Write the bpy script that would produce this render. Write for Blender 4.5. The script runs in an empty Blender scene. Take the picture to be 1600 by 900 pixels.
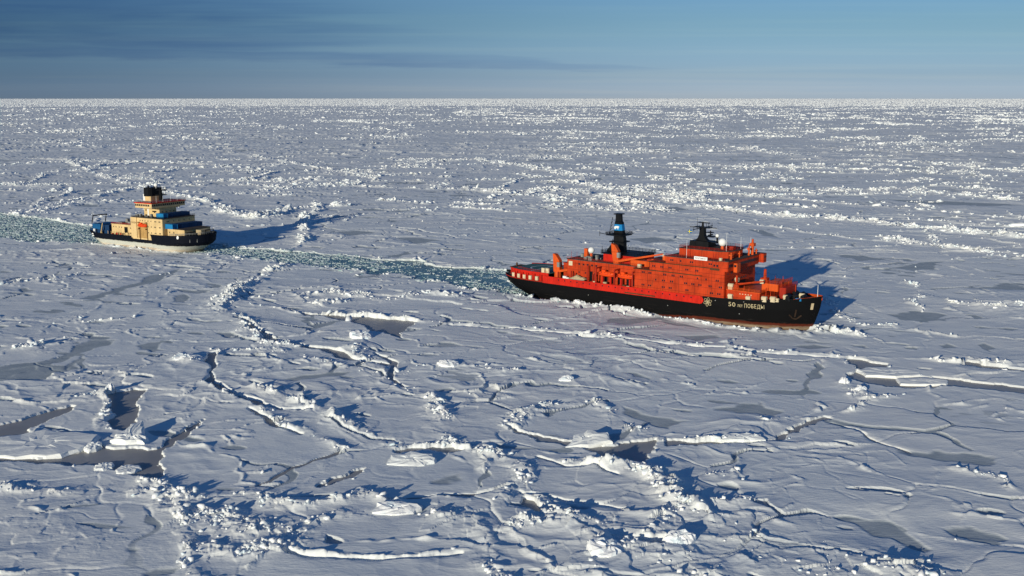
import bpy, math, random
import numpy as np
from mathutils import Vector
R = math.radians
random.seed(7)
rng = np.random.default_rng(11)
scene = bpy.context.scene
col = scene.collection

# ------------------------------------------------------------------ camera, world, sun
CAM_H = 91.0
FPX = 1650.0                      # focal length in units of a 1600-unit-wide picture
PITCH = math.atan(299.0 / FPX)
cam_d = bpy.data.cameras.new('camera')
cam = bpy.data.objects.new('camera', cam_d)
col.objects.link(cam)
cam.location = (0, 0, CAM_H)
cam.rotation_euler = (math.pi / 2 - PITCH, 0, 0)
cam_d.sensor_width = 36.0
cam_d.lens = 36.0 * FPX / 1600.0
cam_d.clip_start = 1.0
cam_d.clip_end = 300000.0
scene.camera = cam

SUN_EL = R(10.8)
SUN_AZ = R(61.5)                  # direction the light travels, from +X towards +Y
sd = bpy.data.lights.new('sun', 'SUN')
sd.energy = 4.0
sd.angle = R(0.53)
sd.color = (1.0, 0.935, 0.76)
sun = bpy.data.objects.new('sun', sd)
col.objects.link(sun)
dv = Vector((math.cos(SUN_AZ) * math.cos(SUN_EL), math.sin(SUN_AZ) * math.cos(SUN_EL), -math.sin(SUN_EL)))
sun.rotation_euler = dv.to_track_quat('-Z', 'Y').to_euler()
sun.location = (-200, -300, 300)

world = bpy.data.worlds.new('World')
scene.world = world
world.use_nodes = True


class NT:
    """small helper to write node trees"""
    def __init__(s, tree):
        s.t = tree
        s.t.nodes.clear()

    def n(s, kind, **kw):
        nd = s.t.nodes.new(kind)
        for k, v in kw.items():
            setattr(nd, k, v)
        return nd

    def put(s, sock, v):
        if isinstance(v, bpy.types.NodeSocket):
            s.t.links.new(v, sock)
        elif isinstance(v, (tuple, list)) and len(v) == 3 and sock.type == 'RGBA':
            sock.default_value = (*v, 1)
        else:
            sock.default_value = v

    def m(s, op, a, b=None, c=None, clamp=False):
        nd = s.n('ShaderNodeMath', operation=op, use_clamp=clamp)
        s.put(nd.inputs[0], a)
        if b is not None: s.put(nd.inputs[1], b)
        if c is not None: s.put(nd.inputs[2], c)
        return nd.outputs[0]

    def mr(s, v, a, b, c=0.0, d=1.0, smooth=True):
        nd = s.n('ShaderNodeMapRange')
        if smooth: nd.interpolation_type = 'SMOOTHSTEP'
        s.put(nd.inputs['Value'], v)
        for k, q in (('From Min', a), ('From Max', b), ('To Min', c), ('To Max', d)):
            s.put(nd.inputs[k], q)
        return nd.outputs[0]

    def mix(s, f, a, b, mode='MIX'):
        nd = s.n('ShaderNodeMix', data_type='RGBA', blend_type=mode)
        s.put(nd.inputs[0], f); s.put(nd.inputs[6], a); s.put(nd.inputs[7], b)
        return nd.outputs[2]

    def noise(s, vec, scale, detail=2.0, rough=0.5):
        nd = s.n('ShaderNodeTexNoise')
        s.put(nd.inputs['Vector'], vec)
        nd.inputs['Scale'].default_value = scale
        nd.inputs['Detail'].default_value = detail
        nd.inputs['Roughness'].default_value = rough
        return nd.outputs['Fac']

    def xyz(s, x, y, z):
        nd = s.n('ShaderNodeCombineXYZ')
        for i, q in enumerate((x, y, z)): s.put(nd.inputs[i], q)
        return nd.outputs[0]


w = NT(world.node_tree)
sky = w.n('ShaderNodeTexSky', sky_type='NISHITA')
sky.sun_disc = False
sky.sun_elevation = SUN_EL
# sky.sun_rotation is measured clockwise from +Y; the sun stands opposite the light's travel
sky.sun_rotation = math.atan2(-math.cos(SUN_AZ), -math.sin(SUN_AZ))
sky.altitude = 50
sky.air_density = 1.0
sky.dust_density = 0.3
sky.ozone_density = 2.5
tc = w.n('ShaderNodeTexCoord')
sep = w.n('ShaderNodeSeparateXYZ')
w.put(sep.inputs[0], tc.outputs['Generated'])
dx, dy, dz = sep.outputs
ydn = w.m('MAXIMUM', w.m('ABSOLUTE', dy), 0.05)
U = w.m('DIVIDE', dx, ydn)        # azimuth-like
V = w.m('DIVIDE', dz, ydn)        # elevation-like
# wispy layered cloud: two long bands low over the horizon, with streaks
wv = w.xyz(w.m('MULTIPLY', U, 6.0), w.m('MULTIPLY', V, 60.0), 3.7)
nz = w.noise(wv, 1.0, 5.0, 0.55)
nz2 = w.noise(w.xyz(w.m('MULTIPLY', U, 2.5), w.m('MULTIPLY', V, 130.0), 9.1), 1.0, 4.0, 0.6)
nzc = w.m('SUBTRACT', nz, 0.5)
Vw = w.m('ADD', V, w.m('MULTIPLY', nzc, 0.018))
Uw = w.m('ADD', U, w.m('MULTIPLY', w.m('SUBTRACT', nz2, 0.5), 0.20))


def band(c0, slope, half, u_end, u_fade):
    c = w.m('ADD', c0, w.m('MULTIPLY', U, slope))
    d = w.m('ABSOLUTE', w.m('SUBTRACT', Vw, c))
    taper = w.mr(Uw, u_end - u_fade, u_end, 1.0, 0.0)
    hw = w.m('MULTIPLY', half, w.m('ADD', 0.25, w.m('MULTIPLY', taper, 0.75)))
    inside = w.m('SUBTRACT', 1.0, w.m('DIVIDE', d, hw))
    return w.m('MULTIPLY', w.mr(inside, 0.0, 0.55), taper)


b1 = band(0.052, -0.035, 0.028, 0.0, 0.34)
b2 = band(0.0295, -0.028, 0.0080, 0.24, 0.40)
b3 = band(0.082, 0.0, 0.018, -0.08, 0.22)
cl = w.m('MAXIMUM', w.m('MAXIMUM', b1, w.m('MULTIPLY', b2, 0.8)), w.m('MULTIPLY', b3, 0.75))
streak = w.mr(nz2, 0.42, 0.70)
cl = w.m('MULTIPLY', cl, w.m('ADD', 0.50, w.m('MULTIPLY', w.mr(nz, 0.3, 0.6), 0.50)))
tint = w.mix(w.mr(V, 0.0, 0.075), (0.46, 0.67, 1.42), (0.41, 0.575, 0.87))
tint = w.mix(w.mr(V, 0.0, 0.022), (0.60, 0.84, 1.74), tint)
tint = w.mix(w.mr(dz, 0.10, 0.65), tint, (0.36, 0.68, 1.04))
tint = w.mix(1.0, tint, w.mix(w.mr(U, -0.50, 0.25), (0.48, 0.58, 0.70), (1.0, 1.0, 1.0)), 'MULTIPLY')
grade = w.mix(1.0, sky.outputs[0], tint, 'MULTIPLY')
cloudcol = w.mix(1.0, grade, (0.62, 0.69, 0.85), 'MULTIPLY')
c1 = w.mix(cl, grade, cloudcol)
thin = w.m('MULTIPLY', w.m('MULTIPLY', streak, w.mr(V, 0.0, 0.14, 1.0, 0.30)), 0.32)
c2 = w.mix(thin, c1, w.mix(1.0, grade, (1.32, 1.16, 1.02), 'MULTIPLY'))
bg = w.n('ShaderNodeBackground')
w.put(bg.inputs[0], c2)
bg.inputs[1].default_value = 0.100
wo = w.n('ShaderNodeOutputWorld')
w.put(wo.inputs[0], bg.outputs[0])

vs = scene.view_settings
vs.view_transform = 'Standard'
vs.look = 'None'
vs.exposure = 0.06
vs.gamma = 1.0
vs.use_curve_mapping = False


# ------------------------------------------------------------------ helpers
def ground(px, py, z=0.0):
    """point of the ice under a place given in 1600x900 survey units"""
    u, v = px - 800.0, py - 450.0
    X = u
    Y = FPX * math.cos(PITCH) - v * math.sin(PITCH)
    Z = -(FPX * math.sin(PITCH) + v * math.cos(PITCH))
    t = (z - CAM_H) / Z
    return X * t, Y * t


def tag(o, label=None, cat=None, group=None, kind=None):
    if label: o['label'] = label
    if cat: o['category'] = cat
    if group: o['group'] = group
    if kind: o['kind'] = kind
    return o


def empty(name, loc=(0, 0, 0), rz=0.0):
    o = bpy.data.objects.new(name, None)
    o.location = loc
    o.rotation_euler = (0, 0, rz)
    o.empty_display_size = 1.0
    col.objects.link(o)
    return o


def mesh_obj(name, verts, faces, mats, parent=None, smooth=False, midx=None):
    me = bpy.data.meshes.new(name)
    me.from_pydata([tuple(map(float, v)) for v in verts], [], [tuple(map(int, f)) for f in faces])
    if not isinstance(mats, (list, tuple)): mats = [mats]
    for m in mats: me.materials.append(m)
    if smooth: me.polygons.foreach_set('use_smooth', [True] * len(me.polygons))
    if midx is not None: me.polygons.foreach_set('material_index', midx)
    me.update()
    o = bpy.data.objects.new(name, me)
    col.objects.link(o)
    if parent is not None: o.parent = parent
    return o


class MB:
    def __init__(s): s.v = []; s.f = []

    def add(s, vs, fs):
        n = len(s.v)
        s.v += [tuple(v) for v in vs]
        s.f += [tuple(i + n for i in f) for f in fs]
        return s

    def box(s, x0, x1, y0, y1, z0, z1, tx=0.0, ty=0.0):
        """box; tx/ty pull the top in on each side"""
        vs = [(x0, y0, z0), (x1, y0, z0), (x1, y1, z0), (x0, y1, z0),
              (x0 + tx, y0 + ty, z1), (x1 - tx, y0 + ty, z1), (x1 - tx, y1 - ty, z1), (x0 + tx, y1 - ty, z1)]
        return s.add(vs, [(3, 2, 1, 0), (4, 5, 6, 7), (0, 1, 5, 4), (1, 2, 6, 5), (2, 3, 7, 6), (3, 0, 4, 7)])

    def cbox(s, x0, x1, y0, y1, z0, z1, b=0.12):
        """box whose vertical edges are chamfered"""
        p = [(x0 + b, y0), (x1 - b, y0), (x1, y0 + b), (x1, y1 - b), (x1 - b, y1), (x0 + b, y1), (x0, y1 - b), (x0, y0 + b)]
        return s.prism(p, z0, z1)

    def prism(s, pts, z0, z1, scale=1.0):
        n = len(pts)
        cx = sum(p[0] for p in pts) / n; cy = sum(p[1] for p in pts) / n
        vs = [(p[0], p[1], z0) for p in pts] + [(cx + (p[0] - cx) * scale, cy + (p[1] - cy) * scale, z1) for p in pts]
        fs = [tuple(range(n))[::-1], tuple(range(n, 2 * n))]
        fs += [(i, (i + 1) % n, n + (i + 1) % n, n + i) for i in range(n)]
        return s.add(vs, fs)

    def side(s, pts, y0, y1):
        """profile in x,z pushed out along y"""
        n = len(pts)
        vs = [(p[0], y0, p[1]) for p in pts] + [(p[0], y1, p[1]) for p in pts]
        fs = [tuple(range(n)), tuple(range(n, 2 * n))[::-1]]
        fs += [(i, n + i, n + (i + 1) % n, (i + 1) % n) for i in range(n)]
        return s.add(vs, fs)

    def tube(s, a, b, r0, r1=None, n=6):
        r1 = r0 if r1 is None else r1
        a = Vector(a); b = Vector(b); d = (b - a).normalized()
        k = Vector((0, 0, 1)) if abs(d.z) < 0.9 else Vector((1, 0, 0))
        u = d.cross(k).normalized(); v = d.cross(u)
        vs = []
        for (c, r) in ((a, r0), (b, r1)):
            for i in range(n):
                t = 2 * math.pi * i / n
                vs.append(tuple(c + u * (r * math.cos(t)) + v * (r * math.sin(t))))
        fs = [(i, (i + 1) % n, n + (i + 1) % n, n + i) for i in range(n)]
        fs += [tuple(range(n))[::-1], tuple(range(n, 2 * n))]
        return s.add(vs, fs)

    def ball(s, c, r, nu=12, nv=8, sx=1.0, sy=1.0, sz=1.0):
        vs = []; fs = []
        for j in range(1, nv):
            ph = math.pi * j / nv
            for i in range(nu):
                t = 2 * math.pi * i / nu
                vs.append((c[0] + r * sx * math.sin(ph) * math.cos(t), c[1] + r * sy * math.sin(ph) * math.sin(t), c[2] + r * sz * math.cos(ph)))
        vs.append((c[0], c[1], c[2] + r * sz)); vs.append((c[0], c[1], c[2] - r * sz))
        T = len(vs) - 2; B = len(vs) - 1
        for j in range(nv - 2):
            for i in range(nu):
                a = j * nu + i; b = j * nu + (i + 1) % nu
                fs.append((a, a + nu, b + nu, b))
        for i in range(nu):
            fs.append((T, i, (i + 1) % nu))
            q = (nv - 2) * nu
            fs.append((B, q + (i + 1) % nu, q + i))
        return s.add(vs, fs)

    def rail(s, pts, h=1.1, r=0.045, closed=False, step=2.4):
        """guard rail: posts and three bars along a polyline of (x,y,z)"""
        seq = list(pts) + ([pts[0]] if closed else [])
        for a, b in zip(seq[:-1], seq[1:]):
            L = math.dist(a, b); n = max(1, round(L / step))
            for k in range(n + 1):
                p = [a[i] + (b[i] - a[i]) * k / n for i in range(3)]
                s.tube(p, (p[0], p[1], p[2] + h), r, n=4)
            for q in (0.35, 0.68, 1.0):
                s.tube((a[0], a[1], a[2] + h * q), (b[0], b[1], b[2] + h * q), r, n=4)
        return s

    def build(s, name, mat, parent=None, smooth=False):
        return mesh_obj(name, s.v, s.f, mat, parent, smooth)


# ------------------------------------------------------------------ materials
def material(name): 
    m = bpy.data.materials.new(name)
    m.use_nodes = True
    return m, NT(m.node_tree)


def finish(t, base, rough=0.6, normal=None, spec=0.3, metallic=0.0):
    p = t.n('ShaderNodeBsdfPrincipled')
    t.put(p.inputs['Base Color'], base)
    t.put(p.inputs['Roughness'], rough)
    p.inputs['Specular IOR Level'].default_value = spec
    p.inputs['Metallic'].default_value = metallic
    if normal is not None: t.put(p.inputs['Normal'], normal)
    o = t.n('ShaderNodeOutputMaterial')
    t.put(o.inputs[0], p.outputs[0])
    return p


def bump(t, h, strength=0.3, dist=0.2):
    b = t.n('ShaderNodeBump')
    t.put(b.inputs['Height'], h)
    b.inputs['Strength'].default_value = strength
    b.inputs['Distance'].default_value = dist
    return b.outputs[0]


def paint(name, c, rough=0.5, wear=0.18, rust=0.0, panel=0.0, metallic=0.0):
    """ship paint: slight patchiness, downward weather streaks, seams of the plating"""
    m, t = material(name)
    g = t.n('ShaderNodeTexCoord').outputs['Object']
    sp = t.n('ShaderNodeSeparateXYZ'); t.put(sp.inputs[0], g)
    n1 = t.noise(g, 0.22, 4.0, 0.6)
    st = t.noise(t.xyz(t.m('MULTIPLY', sp.outputs[0], 1.6), t.m('MULTIPLY', sp.outputs[1], 1.6), t.m('MULTIPLY', sp.outputs[2], 0.18)), 1.0, 3.0, 0.6)
    v = t.m('ADD', 1.0 - wear, t.m('MULTIPLY', t.m('ADD', t.mr(n1, 0.3, 0.7), t.mr(st, 0.3, 0.7)), wear))
    cc = t.xyz(v, v, v)
    base = t.mix(1.0, c, cc, 'MULTIPLY')
    if rust > 0:
        rm = t.m('MULTIPLY', t.mr(st, 0.56, 0.72), rust)
        base = t.mix(rm, base, (0.10, 0.035, 0.014))
    if panel > 0:
        fx = t.m('FRACT', t.m('DIVIDE', sp.outputs[0], 7.5))
        fz = t.m('FRACT', t.m('DIVIDE', sp.outputs[2], 2.9))
        seam = t.m('MAXIMUM', t.m('LESS_THAN', fx, 0.02), t.m('LESS_THAN', fz, 0.045))
        base = t.mix(t.m('MULTIPLY', seam, panel), base, (0.09, 0.012, 0.006))
    finish(t, base, rough, spec=0.14, metallic=metallic)
    return m


M = {}
M['orange'] = paint('orange_red_paint', (0.44, 0.040, 0.008), 0.65, 0.36, 0.5, 0.8)
M['orange2'] = paint('light_orange_paint', (0.60, 0.085, 0.014), 0.5, 0.2, 0.12)
M['red'] = paint('bright_red_paint', (0.50, 0.016, 0.007), 0.6, 0.28, 0.35)
M['darkred'] = paint('deep_red_paint', (0.32, 0.022, 0.010), 0.6, 0.25, 0.25)
M['black'] = paint('black_paint', (0.006, 0.0065, 0.008), 0.5, 0.3)
M['rustblack'] = paint('rusty_black_steel', (0.030, 0.018, 0.012), 0.8, 0.4)
M['brown'] = paint('brown_deck_coating', (0.085, 0.040, 0.018), 0.8, 0.4)
M['deck'] = paint('worn_deck_coating', (0.075, 0.060, 0.050), 0.85, 0.45)
M['green'] = paint('green_deck_coating', (0.05, 0.13, 0.13), 0.8, 0.3)
M['white'] = paint('white_paint', (0.78, 0.78, 0.75), 0.45, 0.08)
M['cream'] = paint('cream_canister_plastic', (0.60, 0.50, 0.33), 0.6, 0.2, 0.08)
M['lifeb'] = paint('lifeboat_orange', (0.80, 0.075, 0.012), 0.35, 0.1)
M['tan'] = paint('tan_tarpaulin', (0.42, 0.33, 0.20), 0.9, 0.25)
M['glass'] = paint('window_glass', (0.016, 0.018, 0.024), 0.12, 0.1)
M['blue'] = paint('blue_paint', (0.010, 0.20, 0.48), 0.5, 0.12)
M['navy'] = paint('shaded_blue_container_paint', (0.010, 0.040, 0.11), 0.55, 0.25)  # container blue darkened to imitate faces turned from the sun
M['midblue'] = paint('blue_container_paint', (0.008, 0.085, 0.22), 0.55, 0.2)
M['skyblue'] = paint('bright_blue_container_paint', (0.012, 0.17, 0.38), 0.55, 0.18)
M['yellow'] = paint('pale_yellow_paint', (0.64, 0.46, 0.225), 0.55, 0.2, 0.10)
M['yshade'] = paint('shaded_yellow_paint', (0.40, 0.24, 0.085), 0.7, 0.3, 0.2)  # the wall yellow darkened, recess shade put into the colour
M['lett'] = paint('lettering_paint', (0.44, 0.37, 0.22), 0.6, 0.3)
M['grey'] = paint('grey_steel_paint', (0.22, 0.22, 0.21), 0.6, 0.3)
M['flagblue'] = paint('flag_blue_cloth', (0.01, 0.12, 0.30), 0.8, 0.05)
M['flagyellow'] = paint('flag_yellow_cloth', (0.75, 0.60, 0.03), 0.8, 0.05)


def hull_mat(name, top, mid, low, zmid, zlow, fade_x=None):
    """hull coat by height above the ice: topside paint, antifouling red, and steel scraped by ice"""
    m, t = material(name)
    g = t.n('ShaderNodeTexCoord').outputs['Object']
    sp = t.n('ShaderNodeSeparateXYZ'); t.put(sp.inputs[0], g)
    x, y, z = sp.outputs
    n = t.noise(t.xyz(t.m('MULTIPLY', x, 0.5), y, t.m('MULTIPLY', z, 0.6)), 0.6, 5.0, 0.65)
    hs = t.noise(t.xyz(t.m('MULTIPLY', x, 0.10), t.m('MULTIPLY', y, 0.1), t.m('MULTIPLY', z, 2.6)), 1.0, 4.0, 0.6)
    zz = t.m('ADD', z, t.m('MULTIPLY', t.m('SUBTRACT', n, 0.5), 1.3))
    v = t.m('ADD', 0.75, t.m('MULTIPLY', n, 0.5))
    topc = t.mix(1.0, top, t.xyz(v, v, v), 'MULTIPLY')
    if fade_x is not None:
        zz = t.m('SUBTRACT', zz, t.mr(x, fade_x[0], fade_x[1], -2.6, 0.0, False))
        zz = t.m('ADD', zz, 0.0)
    f1 = t.mr(zz, zmid - 0.25, zmid + 0.25, 1.0, 0.0)
    f2 = t.mr(zz, zlow - 0.5, zlow + 0.5, 1.0, 0.0)
    midc = t.mix(hs, mid, (mid[0] * 0.45, mid[1] * 0.6, mid[2] * 0.8))
    lowc = t.mix(t.mr(hs, 0.35, 0.65), low, (low[0] * 0.55, low[1] * 0.42, low[2] * 0.34))
    base = t.mix(f2, t.mix(f1, topc, midc), lowc)
    scr = t.m('MULTIPLY', t.mr(hs, 0.60, 0.75), t.mr(z, 3.0, 7.0, 0.35, 0.0))
    base = t.mix(scr, base, (0.09, 0.075, 0.065))
    finish(t, base, 0.62, spec=0.08)
    return m


M['hull'] = hull_mat('icebreaker_hull_paint', (0.0045, 0.0045, 0.005), (0.13, 0.025, 0.012), (0.30, 0.235, 0.165), 2.5, 1.3, (5.0, 35.0))
M['hull2'] = hull_mat('dark_blue_hull_paint', (0.004, 0.006, 0.012), (0.68, 0.62, 0.48), (0.68, 0.64, 0.54), 4.0, 1.6)

# snow and ice
m, t = material('snow')
M['snow'] = m
g = t.n('ShaderNodeNewGeometry').outputs['Position']
att = t.n('ShaderNodeAttribute'); att.attribute_name = 'pond'
pondf = att.outputs['Fac']
att2 = t.n('ShaderNodeAttribute'); att2.attribute_name = 'dirty'
dirtf = att2.outputs['Fac']
big = t.noise(g, 0.012, 4.0, 0.55)
mid = t.noise(g, 0.16, 5.0, 0.6)
base = t.mix(t.mr(big, 0.35, 0.65), (0.83, 0.85, 0.83), (0.88, 0.88, 0.84))
base = t.mix(t.m('MULTIPLY', t.mr(mid, 0.45, 0.75), 0.35), base, (0.70, 0.75, 0.80))
pcol = t.mix(t.mr(mid, 0.35, 0.65), (0.40, 0.45, 0.47), (0.50, 0.54, 0.55))
base = t.mix(pondf, base, pcol)
base = t.mix(dirtf, base, (0.30, 0.46, 0.45))
mp = t.n('ShaderNodeMapping'); t.put(mp.inputs[0], g)
mp.inputs['Rotation'].default_value = (0, 0, R(-25)); mp.inputs['Scale'].default_value = (0.6, 1.6, 1.0)
fine = t.noise(mp.outputs[0], 0.9, 6.0, 0.62)
bs = bump(t, fine, 0.45, 0.28)
finish(t, base, 0.85, bs, spec=0.12)

m, t = material('lead_ice')                                         # thin grey new ice on the leads
M['lead'] = m
g = t.n('ShaderNodeNewGeometry').outputs['Position']
n1 = t.noise(g, 0.05, 4.0, 0.6); n2 = t.noise(g, 0.8, 4.0, 0.6)
base = t.mix(t.mr(n1, 0.35, 0.65), (0.30, 0.285, 0.27), (0.37, 0.36, 0.35))
base = t.mix(t.m('MULTIPLY', t.mr(n2, 0.4, 0.8), 0.3), base, (0.20, 0.22, 0.23))
finish(t, base, 0.45, bump(t, n2, 0.1, 0.03), spec=0.35)

m, t = material('channel_water')
M['water'] = m
g = t.n('ShaderNodeNewGeometry').outputs['Position']
n1 = t.noise(g, 0.07, 4.0, 0.65); n2 = t.noise(g, 1.3, 5.0, 0.7)
base = t.mix(t.mr(n1, 0.35, 0.65), (0.015, 0.075, 0.085), (0.10, 0.23, 0.22))
base = t.mix(t.mr(t.noise(g, 0.45, 6.0, 0.75), 0.47, 0.60), base, (0.30, 0.43, 0.42))
finish(t, base, 0.35, bump(t, n2, 0.5, 0.15), spec=0.4)

m, t = material('block_ice')                                        # broken blocks: snow-white to bluish
M['ice'] = m
g = t.n('ShaderNodeNewGeometry').outputs['Position']
n1 = t.noise(g, 0.35, 4.0, 0.6); n2 = t.noise(g, 1.8, 4.0, 0.6)
base = t.mix(t.mr(n1, 0.45, 0.72), (0.86, 0.86, 0.85), (0.66, 0.77, 0.82))
finish(t, base, 0.7, bump(t, n2, 0.4, 0.2), spec=0.2)

m, t = material('brash_ice')                                        # wet churned ice in the channel
M['brash'] = m
g = t.n('ShaderNodeNewGeometry').outputs['Position']
n1 = t.noise(g, 0.3, 3.0, 0.6); n2 = t.noise(g, 1.8, 4.0, 0.6)
base = t.mix(t.mr(n1, 0.40, 0.66), (0.66, 0.72, 0.71), (0.30, 0.45, 0.44))
finish(t, base, 0.5, bump(t, n2, 0.4, 0.15), spec=0.3)

# ------------------------------------------------------------------ noise for the ice field
f32 = np.float32


def tables(seed):
    r = np.random.default_rng(seed)
    a = r.random((256, 256)) * 2 * np.pi
    return np.cos(a).astype(f32).ravel(), np.sin(a).astype(f32).ravel()


def perlin(x, y, seed):
    gx, gy = tables(seed)
    ix = np.floor(x).astype(np.int32); iy = np.floor(y).astype(np.int32)
    fx = (x - ix).astype(f32); fy = (y - iy).astype(f32)
    u = fx * fx * (3 - 2 * fx); v = fy * fy * (3 - 2 * fy)
    x0 = ix & 255; x1 = (ix + 1) & 255; y0 = (iy & 255) << 8; y1 = ((iy + 1) & 255) << 8
    i = x0 + y0; a = gx[i] * fx + gy[i] * fy
    i = x1 + y0; b = gx[i] * (fx - 1) + gy[i] * fy
    r0 = a + u * (b - a)
    i = x0 + y1; a = gx[i] * fx + gy[i] * (fy - 1)
    i = x1 + y1; b = gx[i] * (fx - 1) + gy[i] * (fy - 1)
    r1 = a + u * (b - a)
    return (r0 + v * (r1 - r0)) * 1.5


def worley(x, y, seed, slabs=False):
    """F2-F1 (in cells) and, if asked, a tilted-slab height that jumps from cell to cell"""
    r = np.random.default_rng(seed)
    jx = r.random(65536).astype(f32); jy = r.random(65536).astype(f32)
    ix = np.floor(x).astype(np.int32); iy = np.floor(y).astype(np.int32)
    fx = (x - ix).astype(f32); fy = (y - iy).astype(f32)
    f1 = np.full(x.shape, 9.0, f32); f2 = np.full(x.shape, 9.0, f32)
    bi = np.zeros(x.shape, np.int32) if slabs else None
    bx = np.zeros(x.shape, f32) if slabs else None
    by = np.zeros(x.shape, f32) if slabs else None
    for oy in (-1, 0, 1):
        for ox in (-1, 0, 1):
            i = ((ix + ox) & 255) + (((iy + oy) & 255) << 8)
            ddx = fx - ox - jx[i]; ddy = fy - oy - jy[i]
            d = np.sqrt(ddx * ddx + ddy * ddy)
            closer = d < f1
            f2 = np.where(closer, f1, np.minimum(f2, d))
            f1 = np.where(closer, d, f1)
            if slabs:
                bi = np.where(closer, i, bi); bx = np.where(closer, ddx, bx); by = np.where(closer, ddy, by)
    e = f2 - f1
    if not slabs: return e, None
    h = r.random(65536).astype(f32); ta = (r.random(65536) * 2 * np.pi); tm = r.random(65536) * 1.1
    sx = (np.cos(ta) * tm).astype(f32); sy = (np.sin(ta) * tm).astype(f32)
    return e, h[bi] + sx[bi] * bx + sy[bi] * by


def sstep(x, a, b):
    t = np.clip((x - a) / (b - a), 0, 1)
    return t * t * (3 - 2 * t)


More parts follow.
